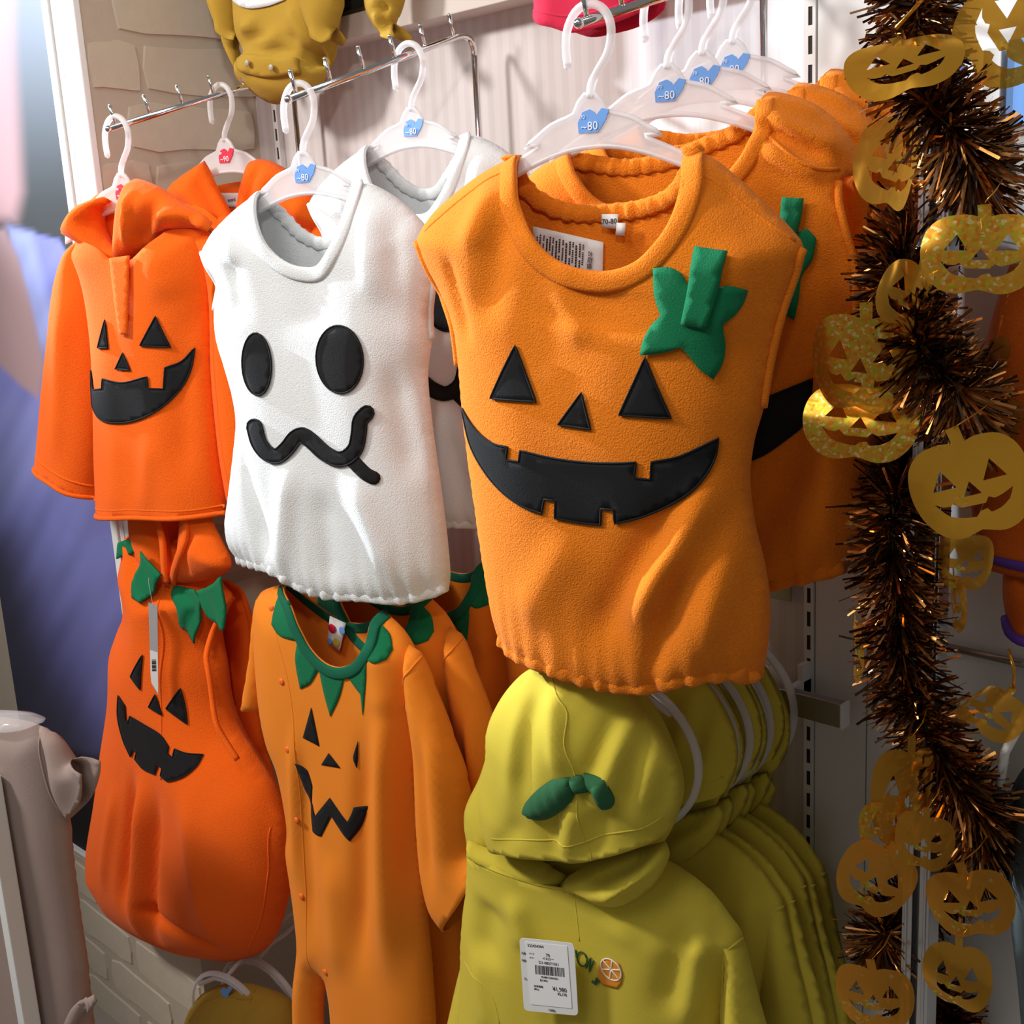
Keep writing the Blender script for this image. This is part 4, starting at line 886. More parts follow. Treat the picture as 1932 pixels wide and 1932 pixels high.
    # leaf bow
    def puff(name, px, h, par=None):
        uv = hd.pxs(px, 1, .004); lp = resample(uv, .004, True, 50)
        if sum(a[0] * b2[1] - a[1] * b2[0] for a, b2 in zip(lp, lp[1:] + lp[:1])) < 0: lp = lp[::-1]
        V, F = fill(lp, .004); A = np.array(lp); d = seg_dist(V, A, np.roll(A, -1, 0)); p_ = np.sqrt(np.clip(d / .012, 0, 1)); base = hd.depth(V).mean() * .5 + hd.depth(V) * .5
        fr_ = [(u, -(w_ + .003 + h * q + .0012 * math.sin(u * 420 + v * 200) * q), v) for (u, v), w_, q in zip(V, base, p_)]; bk = [(u, -(w_ + .001), v) for (u, v), w_ in zip(V, base)]
        k = len(fr_); return link_mesh(name, fr_ + bk, list(F) + [tuple(i + k for i in f)[::-1] for f in F], M['bow'], par or hd.obj)
    puff('bow_leaf', [(985, 1531), (992, 1514), (1015, 1489), (1045, 1471), (1074, 1468), (1083, 1490), (1076, 1513), (1054, 1534), (1030, 1546), (1000, 1544)], .011)
    puff('bow_leaf', [(1101, 1458), (1120, 1461), (1138, 1474), (1153, 1495), (1161, 1510), (1154, 1524), (1139, 1528), (1126, 1522), (1117, 1502), (1106, 1484)], .011)
    puff('bow_knot', [(1071, 1470), (1083, 1465), (1097, 1463), (1108, 1480), (1112, 1495), (1088, 1500), (1077, 1487)], .016)
    return t, b, fr, hd
lt, lb_, lfr, lhd = lemon()
LP = Vector(lfr.P)
ringz = lfr.px(1120, 1415, -.01)
rg0 = ring_hanger(LP + Vector((float(lfr.u[0] * ringz[0]), float(lfr.u[1] * ringz[0]) + .015, 0)), 15, 'oval frosted hanger around the hood of the front lemon hoodie', .116, .098, 'oval hangers of the lemon hoodies', float(ringz[1]), 6)
RG = Vector(rg0.location)
offs = [(.0, .084), (.0, .106), (.0, .130), (.0, .154), (.0, .178), (.0, .204)]
names = ['second lemon hoodie, cuff fold and hood edge behind the front one', 'third lemon hoodie counted from the front of the row', 'fourth lemon hoodie, in the middle of the row', 'fifth lemon hoodie, among the tightly packed ones', 'sixth lemon hoodie, one before the rearmost', 'rearmost lemon hoodie, nearest the slotted wall upright']
hn = ['oval hanger behind the front one in the lemon row', 'third oval hanger along the lemon row', 'fourth oval hanger, first of the tight bunch', 'fifth oval hanger, within the tight bunch', 'sixth oval hanger, last of the tight bunch', 'rearmost oval hanger beside the steel wall rail']
hoff = [.072, .100, .118, .131, .144, .195]
for i, ((dx, dy), nm) in enumerate(zip(offs, names)):
    q = dup(lt, LP + Vector((dx + (.004, -.006, .003, -.004, .005, .004)[i], dy, (.0, -.006, .004, -.004, .003, -.012)[i])), R_((16, 12, 15, 10, 13, 8)[i]), nm, None, (1, (.42, .24, .24, .24, .24, .3)[i], 1), 'bow'); q.rotation_euler[1] = R_((1.2, -1.5, .8, -1, 1.5, 2.2)[i])
    dup(rg0, RG + Vector((dx, hoff[i], 0)), R_(13 - i * .5), hn[i])
low_arm(AX[3] + .0, .90, float(rg0.location.z + ringz[1] + .088 + .055), 'straight chrome arm carrying the lemon hoodies')
low_arm(AX[2], .86, float(on(640, 1120, 0, AX[2])[2]) + .09, 'straight chrome arm carrying the pumpkin rompers')

# embroidery and price tag
def lemon_extras():
    b = lb_
    fruit = b.patch('lemon_embroidery', [(1131, 1822), (1134, 1812), (1150, 1808), (1168, 1818), (1174, 1836), (1172, 1855), (1164, 1865), (1150, 1862), (1137, 1858), (1128, 1845)], M['othread'], off=.0012, thick=.0006, step=.004)
    c = (1153, 1829); rot = -52
    e = ell(*c, 24, 15, 50, 18); b.cord('slice_rim', e + [e[0]], .0008, M['wthread'], .0014, parent=fruit, step=.003)
    for k in range(0, 18, 3): b.cord('slice_spoke', [c, e[k]], .0008, M['wthread'], .0013, parent=fruit, step=.003)
    q = ell(1098, 1809, 9, 14, -15, 14); b.cord('lettering', q + [q[0]], .0008, M['thread'], .0012, step=.003)
    b.cord('lettering', [(1086, 1792), (1088, 1806)], .0008, M['thread'], .0012, step=.003)
    b.cord('lettering', [(1106, 1826), (1114, 1806), (1112, 1834), (1120, 1812)], .0008, M['thread'], .0012, step=.003)
    b.cord('leaf_embroidery', [(1117, 1851), (1124, 1856), (1131, 1850)], .0013, M['thread'], .0012, step=.003); b.cord('leaf_embroidery', [(1126, 1845), (1124, 1853)], .0012, M['thread'], .0012, step=.003)
    uv = b.pxs([(1035, 1842)], 1, .012)[0]; P = lfr.P + lfr.u * uv[0] + np.array([0, 0, uv[1]]) + lfr.n * (float(b.depth(uv)[0]) + .020)
    f = Fr(P, 15); t = thing('price_tag', 'white rounded price tag with barcode on the front lemon hoodie', 'tag', P, R_(15))
    A = [f.px(*q) for q in ((980, 1769), (1083, 1780), (1091, 1916), (989, 1906))]
    def at(x, y):      # x right 0..1, y down 0..1
        a = A[0] + (A[1] - A[0]) * x; c = A[3] + (A[2] - A[3]) * x; return a + (c - a) * y
    r = .06
    rc = []
    for (cx, cy), (sx, sy) in (((0, 0), (1, 1)), ((1, 0), (-1, 1)), ((1, 1), (-1, -1)), ((0, 1), (1, -1))):
        a1, a2 = at(cx + sx * r, cy), at(cx, cy + sy * r * .8); m_ = at(cx + sx * r * .3, cy + sy * r * .25)
        rc += [a2, m_, a1] if (cx, cy) in ((0, 0), (1, 1)) else [a1, m_, a2]
    plate('card', rc, .0008, M['paper'], t, step=.01)
    st = plate('price_sticker', [at(.11, .04), at(.88, .04), at(.90, .90), at(.14, .90)], .0003, M['whitestrip'], t, y=-.0009, step=.02)
    roll = math.degrees(math.atan2(*(A[1] - A[0])[::-1]))
    def tx(s, x, y, size, sx=1.): p = at(x, y); text(st, 'lettering', s, size, p[0], .0013, p[1], M['ink'], roll, .0001, sx=sx)
    tx('323454304', .30, .085, .0046); tx('サイズ', .22, .195, .0022); tx('カラー', .22, .25, .0022); tx('70', .52, .195, .0052); tx('イエロー', .52, .245, .0036); tx('D1-08271031', .53, .305, .0046)
    tx('4548912904301', .53, .505, .0034); tx('B1441', .42, .55, .0040); tx('本体価格', .31, .64, .0030); tx('(税込)', .27, .68, .0026); tx('¥1,980', .70, .655, .0075, .85); tx('¥2,178', .74, .72, .0046, .9)
    p = at(.53, .955); text(st, 'lettering', 'お値段', .0028, p[0], .0013, p[1], M['ink'], roll, .0001)
    for y, s in ((.2, '品番'), (.3, '価格'), (.55, '店')): p = at(.07, y); text(st, 'lettering', s, .0030, p[0], .0013, p[1], M['ink'], roll, .0001)
    x = .27; V, F = [], []
    while x < .80:
        wd = random.choice((.006, .006, .012, .018)); q = [at(x, .345), at(x + wd, .345), at(x + wd, .47), at(x, .47)]; k = len(V); V += [(c[0], -.00125, c[1]) for c in q]; F.append((k, k + 3, k + 2, k + 1)); x += wd + random.choice((.007, .010, .014))
    link_mesh('barcode', V, F, M['ink'], st, False)
lemon_extras()
def neck_tag():
    pass

# ------------------------------------------------------------------ wall rail and bracket at right
def wall_rail():
    a = on(1470, 1290, 1, YW - .055); b2 = on(1592, 1330, 1, YW - .055)
    z1 = on(1592, 1326, 1, YW - .055)[2]; z0 = on(1592, 1371, 1, YW - .055)[2]
    t = thing('wall_rail', 'flat steel hanging rail on white brackets beside the oval hangers', 'rail', (b2[0], YW, z0))
    boxes('rail_bar', [(-.42, 0, -.062, -.048, 0, z1 - z0)], M['steel'], t, bev=.001)
    boxes('end_cap', [(0, .003, -.064, -.046, -.001, z1 - z0 + .001)], M['enamel'], t, bev=.001)
    boxes('bracket', [(xr - b2[0] - .004, xr - b2[0] + .004, -.048, -.010, -.01, .03), (xr - b2[0] - .004, xr - b2[0] + .004, -.028, -.010, .0, .05)], M['enamel'], t, bev=.001)
wall_rail()
p1 = on(1790, 1221, 1, YW - .02); p2 = on(1932, 1253, 1, YW - .02)
t = thing('crossbar', 'thin dark steel crossbar on the white panel right of the garland', 'rail', p1)
d = Vector(p2 - p1); tube('rod', [(0, 0, 0), tuple(d * 2.2)], .0042, M['steel'], t, 10); 
v, f = ellipsoid((-.004, -.002, .016), (.006, .004, .006), 12, 8); link_mesh('screw', v, f, M['chrome'], t)

# ------------------------------------------------------------------ aluminium post
pa, pb2 = on(1772, 780, 1, 1.06), on(1728, 1700, 1, 1.06)
XPOST = float((pa[0] + pb2[0]) / 2); YPOST = 1.06
t = thing('display_post', 'slotted aluminium post wrapped by the tinsel garland', 'post', (XPOST, YPOST, 0))
boxes('profile', [(-.0145, -.0035, -.012, .012, 0, 2.6), (.0035, .0145, -.012, .012, 0, 2.6), (-.0035, .0035, -.006, .006, 0, 2.6), (-.0115, -.0085, -.0135, -.012, 0, 2.6), (.0085, .0115, -.0135, -.012, 0, 2.6)], M['alu'], t, bev=.0006)
boxes('slot', [(-.0030, .0030, -.0075, -.0062, 0, 2.6)], M['dark'], t)

# ------------------------------------------------------------------ tinsel garland
def garland():
    G = [(1728, -60, 1.02), (1732, 30, 1.01), (1728, 100, 1.01), (1732, 160, 1.0), (1758, 205, .99), (1800, 250, .99), (1835, 300, 1.02), (1838, 350, 1.08), (1805, 395, 1.13), (1745, 430, 1.11), (1708, 475, 1.05), (1700, 530, 1.02), (1708, 590, 1.0), (1728, 640, .985), (1765, 690, .98), (1808, 735, .99), (1815, 790, 1.05),
         (1770, 840, 1.12), (1712, 885, 1.07), (1690, 940, 1.03), (1684, 1000, 1.015), (1686, 1060, 1.01), (1694, 1120, 1.01), (1700, 1180, 1.01), (1704, 1240, 1.01), (1714, 1290, 1.01), (1735, 1345, 1.0), (1758, 1400, .995), (1785, 1450, 1.0), (1822, 1500, 1.01), (1850, 1550, 1.05), (1835, 1610, 1.12), (1760, 1680, 1.155), (1695, 1725, 1.10), (1668, 1765, 1.06), (1676, 1800, 1.08), (1715, 1850, 1.145), (1790, 1930, 1.15), (1800, 2000, 1.13)]
    pts = [on(x, y, 1, yy) for x, y, yy in G]
    t = thing('tinsel_garland', 'dark brown and copper tinsel garland wound around the aluminium post', 'garland', (XPOST, YPOST - .06, .3))
    o0 = np.array([XPOST, YPOST - .06, .3])
    # dense path
    path = []
    for i in range(len(pts) - 1):
        p0 = pts[max(0, i - 1)]; p1_, p2_ = pts[i], pts[i + 1]; p3 = pts[min(len(pts) - 1, i + 2)]
        for k in range(12):
            s = k / 12; path.append(.5 * (2 * p1_ + (p2_ - p0) * s + (2 * p0 - 5 * p1_ + 4 * p2_ - p3) * s * s + (3 * p1_ - p0 - 3 * p2_ + p3) * s ** 3))
    path = np.array(path); tube('wire_core', [tuple(p - o0) for p in path], .0022, M['tin_dark'], t, 6)
    rs = np.random.RandomState(3); V, F, MI = [], [], []
    L = np.linalg.norm(np.diff(path, axis=0), axis=1); cum = np.r_[0, np.cumsum(L)]
    n = 10500
    for i in range(n):
        s = rs.rand() * cum[-1]; j = min(len(L) - 1, np.searchsorted(cum, s) - 1); j = max(j, 0)
        p = path[j] + (path[j + 1] - path[j]) * ((s - cum[j]) / (L[j] + 1e-9)); tg = (path[j + 1] - path[j]) / (L[j] + 1e-9)
        q = rs.randn(3); q -= tg * (q @ tg) ; q /= np.linalg.norm(q)
        d_ = q + tg * rs.normal(.25, .38); d_ /= np.linalg.norm(d_)
        ln = .037 + .012 * rs.rand(); 
        if rs.rand() < .03: ln *= 1.35
        sd = np.cross(d_, rs.randn(3)); sd /= np.linalg.norm(sd); wd = .0009 + .0006 * rs.rand()
        bend = rs.randn(3) * .004; bend[2] -= .002
        a = p; m_ = p + d_ * ln * .55 + bend * .35; e = p + d_ * ln + bend; k = len(V)
        for c_, ww in ((a, wd), (m_, wd), (e, wd)): V.append(tuple(c_ - sd * ww - o0)); V.append(tuple(c_ + sd * ww - o0))
        F += [(k, k + 1, k + 3, k + 2), (k + 2, k + 3, k + 5, k + 4)]
        mi = rs.choice((0, 1, 2), p=(.42, .36, .22)); MI += [mi, mi]
    o = link_mesh('tinsel', V, F, None, t, False, mats=[M['tin_dark'], M['tin_brown'], M['tin_copper']], midx=MI); o['kind'] = 'stuff'
garland()

# ------------------------------------------------------------------ foil pumpkin ornaments
PK = [(-.055, .50), (-.075, .66), (.045, .68), (.06, .50), (.16, .53), (.36, .49), (.49, .33), (.535, .06), (.49, -.22), (.36, -.43), (.20, -.50), (.05, -.46), (0, -.445), (-.05, -.46), (-.20, -.50), (-.36, -.43), (-.49, -.22), (-.535, .06), (-.49, .33), (-.36, .49), (-.16, .53)]
EYES = [[(-.22, .26), (-.33, .05), (-.12, .05)], [(.22, .26), (.12, .05), (.33, .05)], [(0, .08), (-.08, -.07), (.08, -.07)]]
MOUTH = [(a * .9, -.20 + (b + .20) * .72 + .02) for a, b in [(-.39, -.06), (-.31, -.13), (-.24, -.14), (-.20, -.10), (-.14, -.19), (.10, -.20), (.14, -.12), (.20, -.16), (.28, -.13), (.39, -.06), (.33, -.22), (.22, -.32), (.13, -.345), (.10, -.28), (.03, -.30), (-.02, -.37), (-.16, -.34), (-.28, -.27)]]
def ornament(cx, cy, wpx, y, label, mk='foil', hs=.86, roll=0., yaw=15., pitch=0., curl=0., curl_dir=0., seed=0, attach=None):
    y -= .035; P = on(cx, cy, 1, y); dist = float((MW.T @ (P - CAM))[2]); wd = wpx * dist / FPX
    rt_ = random.Random(seed); mt = Matrix.Rotation(R_(yaw), 3, 'Z') @ Matrix.Rotation(R_(pitch), 3, 'X') @ Matrix.Rotation(R_(roll), 3, 'Y')
    sc = lambda pts, cl=True: [np.array([a * wd, b * wd * hs]) for a, b in pts]
    lp = resample(sc(PK), wd * .05, True, 50)
    if sum(a[0] * b[1] - a[1] * b[0] for a, b in zip(lp, lp[1:] + lp[:1])) < 0: lp = lp[::-1]
    hl = [resample(sc(h_), wd * .05, True, 40) for h_ in EYES + [MOUTH]]
    V, F = fill(lp, wd * .07, hl)
    t = thing('foil_pumpkin', label, 'ornament', P, 0, 'foil pumpkins on the garland')
    ca, sa = math.cos(R_(curl_dir)), math.sin(R_(curl_dir)); W = []
    for u, v in V:
        a = u * ca + v * sa; b = -u * sa + v * ca; z = 0
        if curl:
            r = wd / curl; th = a / r; a = r * math.sin(th); z = r * (1 - math.cos(th))
        z += .010 * wd * math.sin(b / wd * 6 + seed)
        W.append(tuple(mt @ Vector((a * ca - b * sa, z, a * sa + b * ca))))
    link_mesh('cut_out', W, F, M[mk], t, True)
    top = mt @ Vector((0, 0, .66 * wd * hs)); tgt = Vector((0, .035, .66 * wd * hs + .015)) if attach is None else Vector(on(attach[0], attach[1], 1, attach[2]) - P)
    tube('foil_strip', [tuple(top), tuple((top + tgt) * .5 + Vector((.004, -.003, .002))), tuple(tgt)], .0016, M['foilb'], t, 6, .3)
ORN = [
    (1706, 118, 205, .985, 'shiny gold foil pumpkin at the top of the garland, bright streak under its mouth', 'foil', .66, -12, 24, -38, 1.0, 75),
    (1905, 60, 190, 1.04, 'dark amber foil pumpkin in the top corner, seen against white panel', 'foilb', .95, 55, 25, 10, .5, 0),
    (1688, 312, 150, 1.02, 'gold foil pumpkin folded lengthways below the topmost one', 'foilb', 1.05, 15, 65, 0, 1.5, 0),
    (1850, 480, 205, 1.00, 'glittering gold foil pumpkin right of the post, level with the star leaf', 'foilg', .72, 2, 18, -12, .7, 90),
    (1716, 560, 120, 1.00, 'small curled gold foil pumpkin tucked in the tinsel left of the post', 'foilb', 1.0, 25, 62, 0, 1.6, 0),
    (1622, 690, 196, .985, 'creased holographic foil pumpkin hanging over the rear pumpkin tops, upper of two', 'foilg', .90, 6, 15, 0, 1.3, 20),
    (1622, 798, 206, 1.00, 'green flecked holographic foil pumpkin, lower of the overlapping pair', 'foilg', .70, 4, 15, -20, .9, 90),
    (1832, 922, 205, .98, 'smooth golden foil pumpkin with clear grin beside the middle of the post', 'foil', .88, -17, 22, -5, .5, 30),
    (1822, 1062, 100, 1.06, 'brown amber foil pumpkin hanging under the smooth golden one', 'foilb', 1.05, 4, 28, 0, 1.2, 0),
    (1612, 1225, 100, 1.04, 'orange foil pumpkin turned edge-on left of the tinsel', 'foilo', 1.2, 0, -52, 0, .6, 0),
    (1800, 1140, 95, 1.06, 'narrow orange foil pumpkin dangling edge-on right of the post', 'foilo', 1.1, -12, -50, 0, .8, 0),
    (1868, 1338, 135, 1.03, 'curled brown foil pumpkin twisted flat beside the thick tinsel', 'foilb', .75, 35, 20, -58, 2.0, 0),
    (1712, 1510, 130, .985, 'tall folded amber foil pumpkin under the thick tinsel', 'foilb', 1.5, 3, 50, 0, 1.6, 0),
    (1672, 1565, 95, .975, 'green and gold glitter foil pumpkin folded behind a matt orange one', 'foilg', 1.15, 0, 50, 0, 1.2, 0),
    (1742, 1590, 105, .97, 'amber foil pumpkin lying against the post with a long grin', 'foilb', 1.05, 5, 15, 0, .8, 0),
    (1650, 1662, 132, .965, 'matt orange foil pumpkin tilted left in front of the lemon hoodies', 'foilo', 1.05, 24, 22, 0, .5, 0),
    (1832, 1708, 150, 1.0, 'orange foil pumpkin with three cut eyes right of the lower post', 'foilo', .88, -14, 22, 0, .6, 0),
    (1804, 1850, 118, .99, 'wrinkled brown foil pumpkin low on the right of the post', 'foilb', 1.12, 2, 15, 0, 1.0, 60),
    (1648, 1885, 140, .965, 'bright orange foil pumpkin cut by the bottom edge beside the post', 'foilo', .88, -4, 18, 0, .8, 0)]
for i, (cx, cy, wp, y, lb, mk, hs, roll, yaw, pit, cu, cdir) in enumerate(ORN):
    ornament(cx, cy, wp, y, lb, mk, hs, roll, yaw, pit, cu, cdir, i)

# ------------------------------------------------------------------ garments at the edges of the view
def mustard_romper():
    P = on(535, 0, 1, 1.105); fr = Fr(P, 10); Y = M['mustard']
    t = thing('mustard_romper', 'mustard yellow bear-belly romper hanging high beside the brick side wall', 'romper', P, R_(10))
    b = Cloth(t, 'body', fr, [('c', [(430, -190), (440, -60), (446, 30), (452, 70), (466, 100), (452, 112), (449, 132), (456, 156), (478, 176), (505, 193), (525, 197), (552, 190), (592, 176), (612, 150), (630, 110), (640, 50), (645, -60), (640, -190)]), ('o', [(640, -190), (540, -210), (430, -190)])], Y, Tf=.038, Tb=.03, R=.06, wr=.002, wf=40, step=.007,
              folds=[(470, 60, 500, 45, .008, .008), (465, 80, 520, 70, .007, -.007), (500, 85, 560, 60, .010, .007), (470, 95, 580, 98, .006, -.006), (540, 60, 575, 85, .009, -.007), (560, 20, 590, 80, .010, .006), (480, 150, 540, 180, .01, .003), (592, 95, 582, 125, .011, -.030), (600, 85, 594, 130, .006, -.012)])
    b.patch('belly_panel', [(440, -150), (443, 0), (453, 11), (472, 16), (506, 11), (536, 0), (560, -60), (550, -150)], M['white'], off=.003, thick=.002)
    b.patch('crotch_flap', [(450, 108), (470, 101), (510, 106), (555, 108), (572, 112), (566, 138), (510, 146), (470, 140), (452, 134)], Y, off=.005, thick=.003)
    for x, y in ((467, 119), (511, 127)):
        p = b.at(x, y, .010); v, f = ellipsoid(p, (.0048, .0018, .0048), 14, 8); link_mesh('snap', v, f, M['snapgrey'], t)
    for k, sg in enumerate((([('c', [(398, -150), (385, -40), (398, 10), (413, 50)]), ('o', [(413, 50), (424, 72), (440, 74), (452, 58)]), ('c', [(452, 58), (452, 10), (448, -150), (398, -150)])]),
                            ([('c', [(562, -150), (568, 0), (580, 40), (590, 66)]), ('o', [(590, 66), (606, 80), (622, 72), (636, 52)]), ('c', [(636, 52), (650, 0), (650, -150), (562, -150)])]))):
        Cloth(t, 'sleeve', fr, sg, Y, w0=(-.01, .03)[k], Tf=.026, Tb=.02, R=.03, wr=.002, wf=60, step=.006)
    Cloth(t, 'leg_opening', fr, [('c', [(420, 60), (446, 70), (452, 110), (456, 150), (440, 120), (424, 84), (420, 60)])], Y, w0=-.02, Tf=.015, Tb=.015, R=.015, wr=.001, step=.006)
mustard_romper()
def hanging_sleeve():
    P = on(725, -60, 1, 1.10); fr = Fr(P, 10)
    t = thing('mustard_garment', 'mustard top high above the ghost tops, one gathered sleeve showing', 'top', P, R_(10))
    s = Cloth(t, 'sleeve', fr, [('c', [(700, -140), (690, -40), (694, 20), (708, 50), (722, 68)]), ('o', [(722, 68), (736, 74), (744, 66), (746, 45)]), ('c', [(746, 45), (760, 10), (768, -40), (765, -140), (700, -140)])], M['mustard'], Tf=.024, Tb=.02, R=.03, wr=.002, wf=70, step=.005,
          folds=[(705, 20, 740, 10, .004, -.004), (712, 34, 742, 26, .004, .004), (725, 0, 724, 60, .005, -.008)])
    Cloth(t, 'body', fr, [('c', [(705, -140), (700, -160), (720, -420), (960, -430), (980, -150)]), ('o', [(980, -150), (840, -130), (705, -140)])], M['mustard'], w0=-.01, Tf=.03, Tb=.02, R=.05, wr=.002)
hanging_sleeve()
def crimson():
    P = on(1100, -40, 1, 1.09); fr = Fr(P, 10)
    t = thing('crimson_garment', 'crimson garment hem hanging above the pumpkin arm', 'top', P, R_(10))
    b = Cloth(t, 'body', fr, [('c', [(1000, -260), (1003, -40), (1010, 20)]), ('o', [(1010, 20), (1012, 44), (1040, 52), (1075, 62), (1110, 56), (1170, 38), (1225, 10), (1250, -20)]), ('c', [(1250, -20), (1262, -80), (1262, -260), (1120, -290), (1000, -260)])], M['crimson'], Tf=.03, Tb=.02, R=.04, wr=.0015, wf=40, step=.007)
    b.cord('hem_casing', [(1010, 20), (1060, 30), (1110, 26), (1170, 10), (1225, -16)], .0018, M['crimson'], -.001)
crimson()
def mustard_hood():
    P = on(455, 1800, 1, .885); fr = Fr(P, 8); Y = M['mustard']
    t = thing('mustard_hoodie', 'mustard hood on an oval hanger at the bottom below the hooded vest', 'hoodie', P, R_(8))
    h_ = Cloth(t, 'hood', fr, [('c', [(352, 1960), (356, 1918), (372, 1884), (405, 1862), (450, 1854), (500, 1866), (540, 1890), (556, 1930), (556, 1990)]), ('o', [(556, 1990), (455, 2010), (352, 1960)])], Y, Tf=.05, Tb=.04, R=.07, wr=.001, folds=[(390, 1885, 440, 1872, .010, -.010), (478, 1880, 460, 1930, .006, -.006)])
    h_.cord('crown_seam', [(480, 1868), (474, 1884), (460, 1932), (455, 1990)], .0012, Y, -.0005); h_.cord('hood_hem_seam', [(360, 1925), (385, 1890), (430, 1880), (475, 1885)], .0016, Y, 0)
    Cloth(t, 'body', fr, [('c', [(352, 1960), (330, 2040), (320, 2200)]), ('o', [(320, 2200), (450, 2220), (570, 2200)]), ('c', [(570, 2200), (570, 2040), (556, 1970), (455, 1950), (352, 1960)])], Y, w0=-.01, Tf=.04, Tb=.03, R=.07, wr=.001)
    z = fr.px(452, 1925); 
    for k, (dy, lb) in enumerate(((-.014, 'oval hanger with blue clip on the mustard hood at the bottom'), (.045, 'second oval hanger just behind the mustard hood'))):
        ring_hanger(Vector(P) + Vector((fr.u[0] * z[0], fr.u[1] * z[0] + dy, 0)), 8, lb, .098, .088, 'oval hangers of the mustard hoodies', float(z[1]), tagcol='blue' if k == 0 else None, lean=1.7)
mustard_hood()
def pale_shirt():
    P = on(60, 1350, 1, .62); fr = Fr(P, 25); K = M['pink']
    t = thing('pale_shirt', 'pale pink short sleeved shirt under clear film at the lower left', 'shirt', P, R_(25))
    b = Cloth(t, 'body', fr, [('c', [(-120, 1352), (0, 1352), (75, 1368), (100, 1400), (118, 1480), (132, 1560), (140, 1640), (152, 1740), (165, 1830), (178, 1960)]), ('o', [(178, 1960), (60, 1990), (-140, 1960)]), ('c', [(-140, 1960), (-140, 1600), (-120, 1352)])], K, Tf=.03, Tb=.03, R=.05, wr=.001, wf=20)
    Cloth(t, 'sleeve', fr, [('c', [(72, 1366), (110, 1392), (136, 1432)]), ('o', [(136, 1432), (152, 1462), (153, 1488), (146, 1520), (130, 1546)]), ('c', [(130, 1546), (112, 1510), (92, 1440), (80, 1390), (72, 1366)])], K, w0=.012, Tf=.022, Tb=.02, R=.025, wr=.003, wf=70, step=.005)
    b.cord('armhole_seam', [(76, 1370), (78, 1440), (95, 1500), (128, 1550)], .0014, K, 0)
    Cloth(t, 'clear_cover', fr, [('c', [(-120, 1345), (20, 1340), (82, 1362)]), ('o', [(82, 1362), (40, 1378), (-60, 1380), (-120, 1378)]), ('c', [(-120, 1378), (-120, 1345)])], M['clear'], w0=.0, Tf=.034, Tb=.034, R=.03, wr=.002, thick=.0006)
    for (x, y, s_) in ((150, 1885, 14),):
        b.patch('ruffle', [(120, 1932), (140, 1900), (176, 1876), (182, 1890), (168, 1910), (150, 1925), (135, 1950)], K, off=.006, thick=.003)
    pp = on(18, 1700, 1, .56)
    t2 = thing('rack_post', 'white square rack post in front of the pale pink shirt', 'post', (pp[0], pp[1], 0))
    zt = on(0, 1500, 1, .56)[2]
    boxes('square_tube', [(-.012, .012, -.012, .012, 0, zt + .02)], M['enamel'], t2, bev=.002)
    boxes('foot_plate', [(-.03, .03, -.03, .03, 0, .006)], M['enamel'], t2, bev=.001)
pale_shirt()
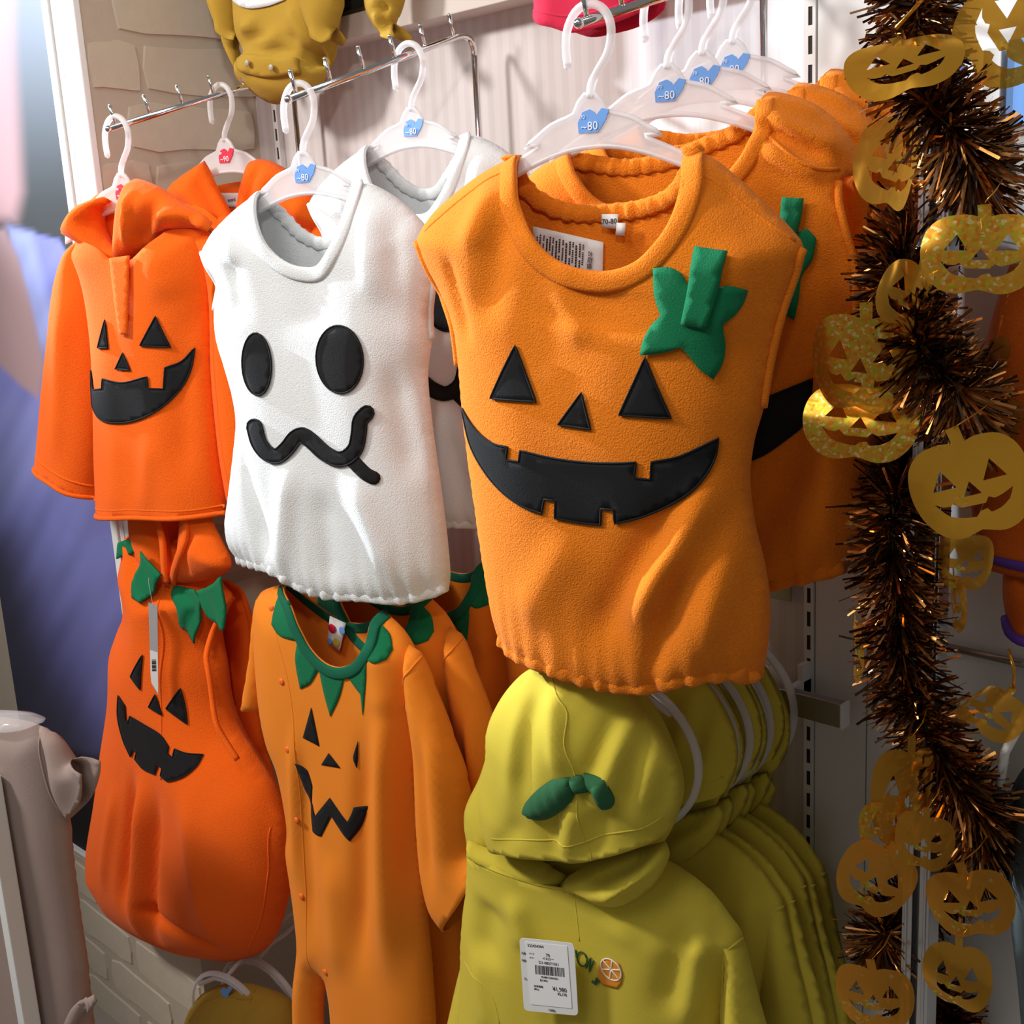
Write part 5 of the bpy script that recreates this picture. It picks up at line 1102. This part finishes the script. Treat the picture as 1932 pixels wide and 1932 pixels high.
def right_costume():
    P = on(1920, 560, 1, 1.13); fr = Fr(P, 12); O = M['dull_orange']
    t = thing('rust_costume', 'rust orange costume with purple bands and painted brown reflections at the right edge', 'costume', P, R_(12))
    b = Cloth(t, 'body', fr, [('c', [(1905, 500), (1880, 570), (1862, 640), (1845, 730), (1832, 800), (1828, 900), (1835, 980), (1850, 1040), (1858, 1070)]), ('o', [(1858, 1070), (1900, 1085), (1990, 1100), (2080, 1110)]), ('c', [(2080, 1110), (2100, 900), (2080, 600), (2020, 480), (1905, 500)])], O, Tf=.035, Tb=.02, R=.06, wr=.001)
    b.patch('purple_band', [(1862, 1046), (1900, 1055), (1960, 1066), (1960, 1084), (1900, 1072), (1864, 1060)], M['glitterpaint'], off=.003)
    for x, y, r in ((1885, 660, 22), (1862, 690, 26), (1900, 790, 30), (1868, 820, 18), (1915, 880, 16)): b.patch('pumpkin_reflection', ell(x, y, r, r * 1.3, 20, 12), M['reflection'], off=.0006, thick=.0004)  # flat brown patches paint blurred pumpkin reflections onto the cloth
    s = Cloth(t, 'sleeve', fr, [('c', [(1900, 1040), (1892, 1090), (1892, 1130), (1898, 1165)]), ('o', [(1898, 1165), (1905, 1195), (1935, 1215), (1980, 1222)]), ('c', [(1980, 1222), (2000, 1100), (1900, 1040)])], O, w0=.0, Tf=.03, Tb=.02, R=.04, wr=.001)
    s.cord('purple_piping', [(1898, 1165), (1905, 1195), (1935, 1212), (1980, 1220)], .005, M['glitterpaint'], .001)
    P = on(1925, 1450, 1, 1.07); fr = Fr(P, 12)
    t = thing('grey_garment', 'dark blue grey garment at the lower right edge under a white hanger', 'garment', P, R_(12))
    Cloth(t, 'body', fr, [('c', [(1965, 1430), (1930, 1450), (1905, 1500), (1900, 1570), (1903, 1650), (1905, 1720), (1912, 1790), (1920, 1860), (1930, 1980)]), ('o', [(1930, 1980), (2050, 2000), (2150, 1980)]), ('c', [(2150, 1980), (2150, 1430), (2050, 1400), (1965, 1430)])], M['darkgrey'], Tf=.035, Tb=.03, R=.05, wr=.0015)
    a, c_ = fr.px(1913, 1385, .0), fr.px(1904, 1445, 0)
    t = thing('white_hanger', 'white plastic hanger end above the dark blue grey garment', 'hanger', P, R_(12))
    tube('arm_tip', [(a[0] + .02, -.045, a[1] + .05), (a[0], -.045, a[1]), (c_[0], -.045, c_[1])], .0042, M['enamel'], t, 10)
    tube('arm_bar', [(a[0] + .02, -.045, a[1] + .05), (a[0] + .10, -.045, a[1] + .09), (a[0] + .18, -.045, a[1] + .05)], .0042, M['enamel'], t, 10)
right_costume()
t = thing('picture_panel', 'pale blue framed panel at the upper right edge behind the garland', 'panel', on(1925, 200, 1, YW - .012))
boxes('panel_face', [(-.012, .12, -.004, .0, -.020, .06)], M['blue'], t); boxes('panel_edge', [(-.014, .12, -.006, .0, -.0225, -.020)], M['steel'], t); boxes('corner_bracket', [(-.034, -.016, -.008, .0, -.030, .055)], M['enamel'], t, bev=.001)
